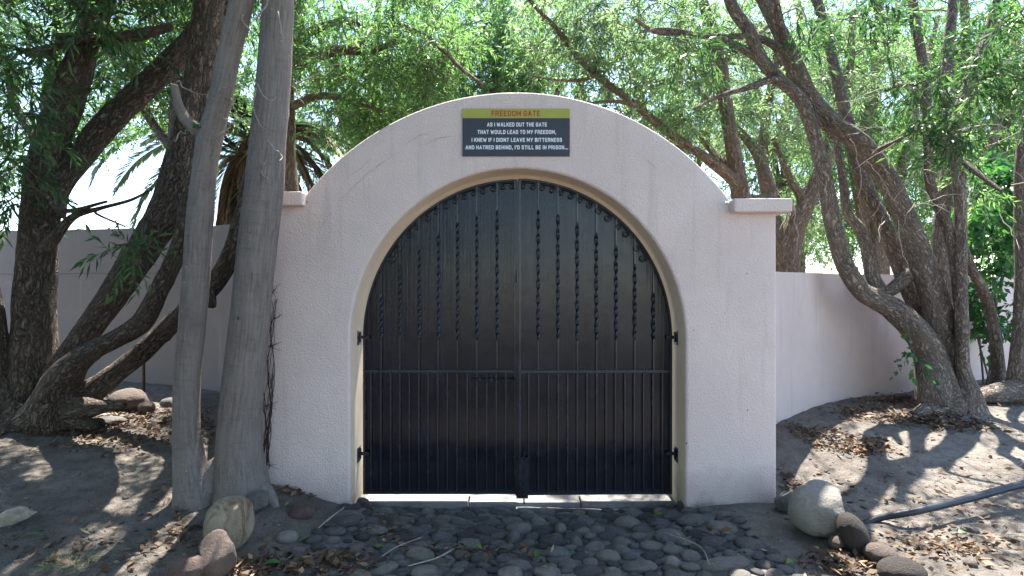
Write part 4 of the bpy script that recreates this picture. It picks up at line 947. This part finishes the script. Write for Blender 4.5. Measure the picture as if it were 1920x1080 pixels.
# far trees closing the view above the arch
for (pxc, Yb, nm, lab, sd, m) in ((700, 17.0, 'far_tree', 'far green tree glimpsed left of the sign between nearer branches', 481, 'leaf_mid'), (1010, 19.0, 'far_tree', 'far pale tree glimpsed straight above the arch top', 491, 'leaf_pale'),
                                (1270, 18.0, 'far_tree', 'far pale tree glimpsed under the long bough right of the sign', 501, 'leaf_pale'), (1640, 20.0, 'far_tree', 'far green tree glimpsed between the leaning stems', 511, 'leaf_mid'), (1890, 18.0, 'far_tree', 'far green tree glimpsed at the right edge beyond the wall', 521, 'leaf_mid')):
    x0 = at(pxc, 400, Yb)[0]; w = Yb / F
    nleaf += bgtree(nm, lab, (x0, Yb), [([(x0, Yb, .1), (x0, Yb, 3), at(pxc, 160, Yb), at(pxc + 10, 0, Yb)], [.3, .25, .18, .08]), ([(x0, Yb, 3), at(pxc - 70, 180, Yb), at(pxc - 110, 40, Yb)], [.14, .11, .05]), ([(x0, Yb, 3.2), at(pxc + 70, 190, Yb), at(pxc + 110, 60, Yb)], [.14, .11, .05])],
        [(at(pxc, 90, Yb), (170 * w, 1.6, 130 * w), 60), (at(pxc - 70, 240, Yb), (120 * w, 1.4, 110 * w), 40), (at(pxc + 70, 250, Yb), (120 * w, 1.4, 110 * w), 40)] + ([(at(pxc, 420, Yb), (150 * w, 1.2, 90 * w), 34)] if pxc > 1300 else []), sd, m, (.19, .06), 6, 12, .3, .7, twr=.013)
# leafy trees beyond the left wall
for (pxc, Yb, nm, lab, sd, m, blobs) in ((90, 10.5, 'leafy_tree', 'small-leaved tree behind the far left stems', 421, 'leaf_mid', [(60, 60, 150, 120, 80), (20, 260, 80, 130, 50), (190, 220, 90, 70, 30)]),
                                        (330, 10.0, 'shade_tree', 'small-leaved tree between the rough and smooth stems', 451, 'leaf_mid', [(300, 60, 160, 100, 90), (260, 150, 100, 90, 50), (420, 120, 80, 120, 40), (330, 215, 70, 30, 14)])):
    x0 = at(pxc, 400, Yb)[0]; w = Yb / F
    nleaf += bgtree(nm, lab, (x0, Yb), [([(x0, Yb, .2), (x0, Yb, 2.4), at(pxc, 200, Yb), at(pxc + 20, 40, Yb), at(pxc, -100, Yb)], [.17, .14, .11, .09, .05]),
        ([at(pxc, 290, Yb), at(pxc - 60, 200, Yb), at(pxc - 90, 60, Yb)], [.08, .07, .03]), ([at(pxc, 270, Yb), at(pxc + 60, 180, Yb), at(pxc + 90, 50, Yb)], [.08, .07, .03])],
        [(at(bx, by, Yb + .3 * i), (rx * w, 1.1, ry * w), n_) for i, (bx, by, rx, ry, n_) in enumerate(blobs)] + [(at(pxc, -120, Yb), (170 * w, 1.5, 80 * w), 40)], sd, m, (.085, .032), 7, 12, .35, .42, bk='bark_rough')

# date palm behind the smooth trunks
Yp = 13.0; pc = at(480, 268, Yp)
pm = root('palm_tree', (pc[0], Yp, g1(pc[0], Yp)), 'palm with drooping fronds and a dead brown skirt behind the trunks', 'palm')
stem('trunk', [(pc[0], Yp, -.1), (pc[0] + .05, Yp, 2.0), (pc[0], Yp, pc[2] - .2), pc + [0, 0, .25]], [.3, .27, .27, .2], 'bark_rough', pm, 91, .22, 24, .1, 10, 6)
rs = np.random.RandomState(5)
def frond(az, el, ln, droop, dead, seed, path=None):
    d0 = np.array([math.cos(az) * math.cos(el), math.sin(az) * math.cos(el), math.sin(el)]); n = 70
    s = np.linspace(0, 1, n); h = np.array([math.cos(az), math.sin(az), 0]); rs = np.random.RandomState(seed)
    P = pc + d0 * (s * ln)[:, None] - np.array([0, 0, 1]) * (droop * ln * s ** 2.0)[:, None]
    if dead: P = pc + h * (.22 + .35 * ln * np.sin(s * 1.5) * .6)[:, None] + np.array([0, 0, 1]) * (.1 - ln * s ** 1.1)[:, None]
    if path is not None: P = path
    T = np.gradient(P, axis=0); T = unit(T); S = unit(np.cross(T, [0, 0, 1.0])); U = np.cross(S, T)
    B, D, L, W, V_ = [], [], [], [], []
    v, f, bc = sweep(P, np.linspace(.028, .004, n), 5, False); v = list(v); f = list(f)
    k0 = len(v)
    for i in range(5, n):
        for sd in (-1, 1):
            l = .50 * math.sin(min(1, (n - i) / 18) * PI / 2) * (.35 + .65 * min(1, i / 20)) * rs.uniform(.85, 1.1)
            dd = unit(S[i] * sd + T[i] * .85 + U[i] * rs.uniform(.1, .35) + np.array([0, 0, -.45 if dead else -.12])); w = .032
            b = P[i]; q = np.cross(dd, S[i] * sd + U[i]); q = unit(q) * w
            m_ = b + dd * l * .4; k = len(v); v += [b, m_ + q, b + dd * l - [0, 0, l * .12], m_ - q]; f.append([k, k + 1, k + 2, k + 3])
    tv = np.full(len(v), rs.uniform(.2, .9)) + rs.normal(0, .12, len(v)); tv[:k0] = .9
    mesh_obj('frond', np.array(v), np.array(f), 'leaf_dead' if dead else 'leaf_palm', pm, attrs={'tint': ('FLOAT', np.clip(tv, 0, 1))})
for i in range(30):
    frond(2 * PI * i * .618, R(rs.uniform(12, 75)), rs.uniform(2.2, 2.9), rs.uniform(.45, .8), False, 500 + i)
for k_, (ps, Ya) in enumerate((([(455, 285), (390, 245), (330, 232), (260, 247), (200, 287), (167, 352)], 12.2), ([(455, 288), (390, 258), (330, 262), (270, 292), (232, 330), (212, 368)], 12.6), ([(455, 290), (380, 275), (330, 300), (288, 345), (262, 392), (244, 434)], 12.3),
                            ([(455, 292), (390, 300), (350, 340), (325, 390), (312, 440)], 12.8), ([(455, 285), (400, 240), (340, 210), (270, 205), (215, 230), (180, 265)], 13.2), ([(480, 268), (530, 235), (600, 235), (650, 270), (680, 310)], 13))):
    Q, _r = catmull([at(x, y, 13 + (Ya - 13) * i / (len(ps) - 1)) for i, (x, y) in enumerate(ps)], [.1] * len(ps), .02); ii = np.linspace(0, len(Q) - 1, 70).astype(int); frond(0, 0, 1, 0, False, 541 + k_, Q[ii])
for k_, ps in enumerate(([(485, 262), (550, 250), (600, 285), (640, 350)], [(485, 265), (545, 265), (590, 310), (615, 375)], [(485, 268), (540, 275), (570, 320), (590, 385)], [(485, 270), (530, 290), (550, 330), (560, 390)], [(485, 262), (560, 240), (620, 265), (665, 320)], [(470, 280), (435, 300), (415, 350), (405, 420)], [(470, 280), (445, 310), (432, 360), (428, 425)], [(485, 272), (520, 300), (532, 350), (538, 400)])):
    Q, _r = catmull([at(x, y, 12.7 - .25 * k_ / 8) for x, y in ps], [.1] * 4, .02); ii = np.linspace(0, len(Q) - 1, 70).astype(int); frond(0, 0, 1, 0, True, 571 + k_, Q[ii])
for i in range(26): frond(2 * PI * i / 26 + rs.uniform(-.1, .1), 0, rs.uniform(1.3, 2.2), 0, True, 600 + i)
# unseen leafy bush, added outside the frame to keep the left corner in deep shade
DENS = 1.0
bgtree('shade_bush', 'large leafy bush added outside the frame to shade the left corner', (-5.4, 1.6), [([(-5.4, 1.6, .1), (-5.3, 1.7, 1.5), (-5.2, 1.9, 3.2)], [.12, .09, .05]), ([(-5.4, 1.6, .6), (-6.2, 2.4, 2.0), (-6.6, 3, 3.4)], [.08, .07, .04]), ([(-5.4, 1.6, .6), (-4.6, .6, 2.0), (-4.2, 0, 3.4)], [.08, .07, .04])],
    [((-5.4, 1.6, 2.2), (1.6, 1.9, 1.9), 120), ((-6.8, 3.0, 2.6), (1.2, 1.3, 2.2), 80), ((-4.6, -.6, 2.8), (1.5, 1.3, 2.0), 80), ((-4.6, 2.6, 5.0), (1.6, 1.4, .8), 80), ((-3.1, -1.0, 2.7), (1.2, 1.1, 2.3), 90), ((-5.8, 4.0, 4.6), (1.1, 1.2, 1.2), 60)], 571, 'leaf_dark', (.17, .065), 7, 12, .4, .5, bk='bark_rough')
# trees and shrubs on the viewer's side of the gate: they shade the court and show in the gate's gloss
DENS = 1.0
for (x0, y0, lab, nm, sd, blobs) in ((-3.2, -6.5, 'full leafy tree behind the viewer on the left', 'court_tree', 531, [((-3.2, -6.5, 2.6), (2.6, 1.6, 2.3), 110), ((-6.5, -6, 2.6), (2.2, 1.8, 2.2), 70), ((-3, -6, 6), (3.4, 2.4, 1.6), 80)]),
                                    (5.5, -7.5, 'spreading tree behind the viewer on the right', 'court_tree', 541, [((5.6, -7, 6), (3.0, 2.4, 1.5), 70), ((9, -6.5, 3), (1.6, 1.6, 2.2), 40)]),
                                    (.6, -4.2, 'high-crowned tree right behind the viewer', 'court_tree', 551, [((-1.2, -2.8, 6.6), (3.2, 2.4, 1.1), 70), ((1.8, -6.5, 5.8), (2.5, 2.0, 1.0), 40), ((3.2, 1.0, 6.8), (2.2, 2.2, .8), 110), ((1.0, -2.6, 6.6), (2.2, 1.8, .8), 80)])):
    bgtree(nm, lab, (x0, y0), [([(x0, y0, -.05), (x0 + .1, y0, 2.2), (x0, y0 + .3, 4.2), (x0 + .2, y0 + .6, 6.5)], [.24, .2, .16, .08]), ([(x0, y0, 2.4), (x0 - 1.2, y0 + .6, 4.2), (x0 - 2.4, y0 + .8, 5.8)], [.13, .1, .05]), ([(x0, y0, 2.6), (x0 + 1.2, y0 + .6, 4.3), (x0 + 2.2, y0 + .9, 5.8)], [.13, .1, .05])],
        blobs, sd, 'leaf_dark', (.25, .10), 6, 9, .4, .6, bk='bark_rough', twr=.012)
print('LEAVES', nleaf)
# ------------------------------------------------------------------ loose rocks
def rock(name, px, py, w, h, label, m, seed, depth=None, lump=.16, facets=0, tilt=(0, 0, 0), sink=.12, group=None):
    """px,py = foot of the rock in the photo; w,h = its size in photo pixels"""
    p = gp(px, py); s = p[1] / F; rx, rz = w * s / 2, h * s / 2 * 1.08; ry = (depth or (rx + rz) / 2)
    p[1] += ry * .25; p[0] = (px - 960) / F * p[1]; p[2] = g1(p[0], p[1])
    me = blob_mesh(name, seed, 4, lump, 1, facets); me.materials.append(M[m])
    o = bpy.data.objects.new(name, me); col.objects.link(o); o.scale = (rx, ry, rz); o.rotation_euler = tilt
    o.location = (p[0], p[1], p[2] + rz * (1 - 2 * sink)); tag(o, label, 'rock', group); WL[o.name] = np.array(o.location)
    return o
RG = 'loose rocks by the gate'
rock('boulder', 1538, 1006, 118, 96, 'large round pale boulder at the foot of the right pier', 'rock_pale', 1, lump=.16, facets=3, sink=.06, group=RG)
rock('rock', 1476, 960, 46, 42, 'small tan rock between the pier corner and the pale boulder', 'rock_grey', 2, lump=.2, facets=5, group=RG)
rock('rock', 1600, 1038, 48, 72, 'dark egg-shaped stone leaning against the pale boulder', 'rock_dark', 3, lump=.08, tilt=(0, -.35, 0), sink=.06, group=RG)
rock('rock', 1568, 1030, 28, 26, 'little grey stone wedged under the pale boulder', 'rock_brown', 4, sink=.1, group=RG)
rock('rock', 1652, 1062, 62, 40, 'brown oval rock just past the dark egg-shaped stone', 'rock_brown', 5, lump=.12, tilt=(0, .35, 0), group=RG)
rock('rock', 1690, 1092, 84, 44, 'dark brown rock at the bottom edge right of the cobbles', 'rock_dark', 6, lump=.14, group=RG)
rock('boulder', 432, 1034, 86, 98, 'yellowish boulder with rusty streaks before the smooth tree', 'rock_streaked', 7, lump=.14, facets=6, sink=.05, group=RG)
rock('rock', 406, 1084, 74, 86, 'brown-grey rock below the rust-streaked boulder', 'rock_brown', 8, lump=.14, facets=5, group=RG)
rock('rock', 350, 1098, 78, 66, 'reddish angular rock at the bottom edge left of the boulder', 'rock_red', 9, lump=.12, facets=7, group=RG)
rock('rock', 486, 962, 52, 42, 'angular grey stone block behind the rust-streaked boulder', 'rock_grey', 10, lump=.08, facets=10, group=RG)
rock('rock', 446, 945, 26, 20, 'small pale stone tucked against the smooth trunk', 'rock_grey', 11, group=RG)
rock('rock', 566, 968, 46, 30, 'flat reddish-brown stone in the soil by the gate wall', 'rock_red', 12, lump=.14, sink=.3, group=RG)
rock('rock', 539, 1016, 42, 24, 'flat tan stone lying in the soil left of the cobbles', 'rock_pale', 13, lump=.14, sink=.3, group=RG)
rock('rock', 380, 988, 24, 22, 'small grey chip left of the rust-streaked boulder', 'rock_grey', 14, facets=5, group=RG)
rock('rock', 240, 770, 68, 42, 'rounded grey-brown rock in the shade under the leaning limbs', 'rock_brown', 15, lump=.14, group=RG)
rock('rock', 275, 776, 30, 24, 'small rock beside the rounded one under the leaning limbs', 'rock_brown', 16, group=RG)
rock('rock', 322, 762, 42, 20, 'low pale rock near the foot of the left garden wall', 'rock_grey', 17, sink=.25, group=RG)
rock('rock', 205, 795, 60, 16, 'flat stone lying in the leaf litter by the rough tree', 'rock_grey', 18, sink=.25, group=RG)
rock('brick_fragment', 681, 947, 24, 11, 'broken dark brick fragment at the left gate jamb', 'brick_bit', 19, facets=9, lump=.05, sink=.1)
# ------------------------------------------------------------------ hose, wood, sticks
def lie(lst, r, name, m, label, cat, seed=0, lift=None, seg=8, rough=.0, group=None):
    P = []
    for i, q in enumerate(lst):
        p = gp(q[0], q[1]); p[2] += (r if np.isscalar(r) else r[i]) * .8 + (lift[i] if lift else 0); P.append(p)
    rr = [r] * len(P) if np.isscalar(r) else r; P, rr = catmull(P, rr, .04)
    v, f, bc = sweep(P, rr, seg)
    if rough: v = v + (fbm(v * 30, 3, seed) * rough)[:, None] * unit(v - np.repeat(P, seg, 0))
    o = mesh_obj(name, v, f, m, loc=P[0], smooth=True); return tag(o, label, cat, group)
# the hose rises out of the soil and arches up to the right
P = [gp(1610, 986) - [0, 0, .05], gp(1640, 978) + [0, 0, .015], at(1720, 958, 3.95), at(1820, 934, 4.05), at(1925, 906, 4.15), at(2050, 880, 4.3), at(2200, 880, 4.6)]
P, rr = catmull(P, [.021, .023, .025, .026, .026, .026, .026], .04); v, f, _ = sweep(P, rr, 14)
tag(mesh_obj('hose', v, f, 'hose_plastic', loc=P[0], smooth=True), 'thick dark hose rising from the sand towards the right edge', 'hose')
o = rock('driftwood', 20, 985, 105, 34, 'weathered grey chunk of wood lying at the left edge', 'dry_wood', 40, depth=.07, lump=.35, facets=9, tilt=(0, -.42, .1), sink=.15); o['category'] = 'wood'
lie([(597, 994), (622, 973), (650, 952)], [.006, .008, .007], 'stick', 'dry_wood', 'pale straight stick pointing at the left foot of the gate wall', 'stick', 1, [.01, .01, .01])
lie([(765, 1078), (820, 1062), (850, 1045), (862, 1040)], [.004, .005, .005, .003], 'stick', 'dry_wood', 'thin curved twig lying on the cobbles left of centre', 'stick', 2, [.05] * 4)
lie([(1235, 1012), (1290, 1030), (1318, 1048), (1330, 1078)], [.003, .004, .004, .003], 'stick', 'dry_wood', 'wiry pale root crossing the dark cobbles on the right', 'stick', 3, [.055] * 4)
lie([(28, 768), (32, 735), (45, 700)], [.012, .011, .009], 'stick', 'dry_wood', 'pale stick leaning on the base of the rough tree', 'stick', 4, [0, .12, .25])
lie([(715, 1060), (745, 1040), (790, 1022)], [.003, .004, .003], 'stick', 'dry_wood', 'straight thin twig by the left cobbles', 'stick', 5, [.05] * 3)
p = gp(268, 735); P, rr = catmull([p - [0, 0, .2], p + [.01, 0, .2], p + [0, 0, .55]], [.018, .018, .018], .05); v, f, _ = sweep(P, rr, 8)
tag(mesh_obj('stake', v, f, 'rust', loc=p), 'short rusty stake propping the lowest limb of the rough tree', 'stake')
# dry climber on the wall beside the smooth trunk
rs = np.random.RandomState(9); g = G()
for k_ in range(9):
    n = 34; ys = np.linspace(900 - rs.uniform(0, 40), rs.choice([560, 600, 640, 700]), n); xs = 497 + 8 * np.sin(ys / 37 + k_) * rs.uniform(.3, 1) + np.cumsum(rs.normal(0, 1.0, n)) + (900 - ys) * .045
    P = np.array([at(x, y, WF - .012 - .012 * rs.rand()) for x, y in zip(xs, ys)]); g.tube(P, np.linspace(.005, .002, n) * rs.uniform(.6, 1.2), 5, False)
for (x, y) in ((512, 600), (505, 650), (500, 870), (498, 760), (512, 545)):
    for _ in range(5):
        a = at(x, y, WF - .015); d = np.array([rs.uniform(-.02, .11), rs.uniform(-.03, 0), rs.uniform(-.07, .06)]); tt = np.linspace(0, 1, 6)[:, None]
        g.tube(a + d * tt + rs.normal(0, .004, (6, 3)), np.linspace(.003, .0012, 6), 4, False)
tag(g.build('dry_climber', 'vine_wood', loc=at(497, 895, WF - .02), smooth=True), 'dried brown climber stems on the wall beside the smooth trunk', 'climber')
# ------------------------------------------------------------------ leaf litter
rs = np.random.RandomState(42)
def scatter(regions):
    pts = []
    for (x0, y0, x1, y1, sx, sy, n) in regions:     # streak from (x0,y0) to (x1,y1), spread sx, sy pixels
        n = int(n * RM); t = rs.rand(n); x = x0 + (x1 - x0) * t + rs.normal(0, sx, n); y = y0 + (y1 - y0) * t + rs.normal(0, sy, n)
        y = np.maximum(y, 722)
        Yv = np.where(y < 860, 1.4, 1.66) * F / (y - 540)
        for _ in range(4): Xv = (x - 960) / F * Yv; Yv = (CZ - gz(Xv, Yv)) * F / (y - 540)
        pts.append(np.c_[Xv, Yv])
    return np.vstack(pts)
RM = 1.7
REG = [(1490, 812, 1650, 838, 14, 8, 420), (1590, 775, 1850, 802, 26, 7, 620), (1625, 752, 1760, 752, 14, 5, 260), (1880, 750, 1915, 756, 16, 5, 90), (120, 775, 400, 800, 60, 16, 620), (140, 830, 300, 810, 70, 16, 320),
       (440, 1068, 660, 1066, 30, 12, 420), (1530, 1060, 1640, 1058, 22, 12, 190), (820, 1040, 1000, 1050, 50, 12, 60), (1240, 1010, 1400, 1020, 50, 18, 20), (520, 920, 600, 930, 20, 6, 40), (20, 1020, 300, 1040, 80, 30, 120), (1600, 900, 1900, 1000, 90, 60, 150), (1460, 880, 1500, 915, 10, 14, 90), (1700, 1010, 1850, 1040, 50, 12, 160), (300, 950, 360, 1000, 20, 30, 60), (700, 1000, 760, 1010, 30, 20, 40)]
pts = scatter(REG); n = len(pts); z = gz(pts[:, 0], pts[:, 1])
onp = (pts[:, 0] > -1.3) & (pts[:, 0] < 1.75) & (pts[:, 1] < 4.7); z = z + np.where(onp, .035, .006) + rs.rand(n) * .022
a = rs.rand(n) * 2 * PI; D = np.c_[np.cos(a), np.sin(a), rs.normal(.05, .28, n)]
ln = rs.uniform(.03, .08, n); wd = ln * rs.choice([.22, .42, .55], n)
tint = np.clip(rs.beta(1.2, 2.1, n), 0, 1)
o = leaf_mesh('leaf_litter', np.c_[pts, z], D, ln, wd, 'leaf_litter', None, rs, 'stuff', tint, loc=(0, 4, 0), curl=-.05)
o['label'] = 'dry brown leaves drifted in patches over the soil'; o['category'] = 'leaf litter'
# fine twigs and crumbs in the litter
g = G(); pt = scatter([(r_[0], r_[1], r_[2], r_[3], r_[4], r_[5], max(5, r_[6] // 12)) for r_ in REG]); zz = gz(pt[:, 0], pt[:, 1])
for (x, y), z_ in zip(pt, zz):
    an = rs.rand() * PI; l = rs.uniform(.04, .16); d = np.array([math.cos(an), math.sin(an), rs.normal(0, .1)]) * l; q = np.array([x, y, z_ + .012 + (.03 if -1.3 < x < 1.75 and y < 4.7 else 0)]); t_ = np.linspace(-.5, .5, 4)[:, None]
    g.tube(q + d * t_ + rs.normal(0, .004, (4, 3)), .0016, 4, False)
o = g.build('fallen_twigs', 'bark_twig', loc=(0, 4, 0)); o['kind'] = 'stuff'; o['label'] = 'fine dry twigs scattered through the leaf litter'; o['category'] = 'twigs'
# pebbles and crumbs
bmP = blob_mesh('pebbles_src', 7, 1, .2); base = np.array([v.co[:] for v in bmP.vertices]); fcs = np.array([list(p.vertices) for p in bmP.polygons])
n = 900; qx = rs.uniform(-4.2, 5.0, n); qy = rs.uniform(3.0, 6.6, n); keep = ~((qx > -1.3) & (qx < 1.6)); qx, qy = qx[keep], qy[keep]; n = len(qx); qz = gz(qx, qy)
s = rs.gamma(2, .0028, n) + .003; V = (base[None] * s[:, None, None] * np.stack([np.ones(n), rs.uniform(.7, 1.2, n), rs.uniform(.5, .9, n)], 1)[:, None] + np.c_[qx, qy, qz + s * .2][:, None]).reshape(-1, 3)
Fq = (fcs[None] + (np.arange(n) * len(base))[:, None, None]).reshape(-1, 3)
o = mesh_obj('pebbles', V, Fq, 'rock_grey', loc=(0, 4, 0), smooth=True); o['kind'] = 'stuff'; o['label'] = 'small pebbles and crumbs scattered over the soil'; o['category'] = 'pebbles'
n = 2600; qx = rs.uniform(-4.4, 5.4, n); qy = rs.uniform(3.2, 6.9, n); keep = ~((qx > -1.3) & (qx < 1.6)); qx, qy = qx[keep], qy[keep]; n = len(qx); qz = gz(qx, qy)
s = rs.gamma(1.6, .004, n) + .003; V = (base[None] * s[:, None, None] * np.stack([np.ones(n), rs.uniform(.7, 1.3, n), rs.uniform(.4, .8, n)], 1)[:, None] + np.c_[qx, qy, qz + s * .1][:, None]).reshape(-1, 3)
o = mesh_obj('soil_clods', V, (fcs[None] + (np.arange(n) * len(base))[:, None, None]).reshape(-1, 3), 'soil', loc=(0, 4, 0), smooth=True); o['kind'] = 'stuff'; o['label'] = 'crumbs and clods of dry soil on the sandy ground'; o['category'] = 'soil'
# single fresh leaves that can be picked out
def fallen(px, py, ln, wd, az, label, lift=.01, group='fresh leaves on the ground', m='leaf_fallen', tint=.5):
    p = gp(px, py); p[2] += lift; n = 9; V, f = [], []
    d = np.array([math.cos(az), math.sin(az), 0]); s = np.array([-d[1], d[0], 0])
    for i in range(n):
        t_ = i / (n - 1); w = wd * .5 * math.sin(PI * min(1, t_ * .96 + .02)) ** .8 + .0006; c_ = d * ln * (t_ - .5) + np.array([0, 0, .012 * math.sin(t_ * PI)])
        V += [p + c_ - s * w + [0, 0, w * .35], p + c_, p + c_ + s * w + [0, 0, w * .35]]
    for i in range(n - 1):
        for j in (0, 1): k_ = i * 3 + j; f.append((k_, k_ + 1, k_ + 4, k_ + 3))
    o = mesh_obj('fallen_leaf', V, f, m, loc=p, smooth=True, attrs={'tint': ('FLOAT', np.full(len(V), tint))}); tag(o, label, 'leaf', group)
fallen(1237, 973, .10, .035, .1, 'green leaf on the mortar near the right jamb', .025)
fallen(575, 1017, .11, .04, .5, 'green leaf in the soil beside the flat tan stone', .015)
fallen(540, 950, .07, .025, 1.2, 'yellow leaf beside the flat reddish stone', .012, tint=1.0)
fallen(710, 1035, .09, .025, .1, 'narrow green leaf at the left edge of the cobbles', .03, tint=.6)
fallen(510, 1068, .10, .06, .3, 'broad bluish-green leaf in the litter at the bottom', .03, tint=.1)
fallen(1008, 1052, .09, .05, 1.3, 'green leaf standing in the soil pocket among the cobbles', .045, tint=.2)
fallen(895, 1040, .08, .03, -.6, 'pale green leaf by the left soil pocket of the cobbles', .045, tint=.8)
fallen(1482, 1060, .06, .035, .2, 'round green leaf right of the cobbles', .012, tint=.7)
fallen(1530, 1035, .06, .03, -1.0, 'whitish green leaf below the pale boulder', .015, tint=1.0)
fallen(60, 1010, .12, .03, .3, 'long green leaf near the weathered wood', .015, tint=.3)
fallen(1805, 1008, .06, .04, .2, 'green leaf standing on the sunlit sand at right', .03, tint=.3)
fallen(65, 745 + 110, .08, .025, .2, 'yellowish leaf in the shade left of the sun patch', .012, tint=.9)
# tuft of grass at the bottom left
p = gp(130, 1058); n = 170; a = rs.rand(n) * 2 * PI; rr = rs.rand(n) ** .6 * .10
Bq = np.c_[p[0] + np.cos(a) * rr * 1.3, p[1] + np.sin(a) * rr, np.full(n, p[2])]
o = leaf_mesh('grass_tuft', Bq, np.c_[np.cos(a), np.sin(a), rs.uniform(.4, 1.4, n)], rs.uniform(.04, .09, n), np.full(n, .004), 'leaf_pale', None, rs, None, None, loc=p, curl=.35); tag(o, 'small tuft of grey-green grass at the bottom left', 'grass')
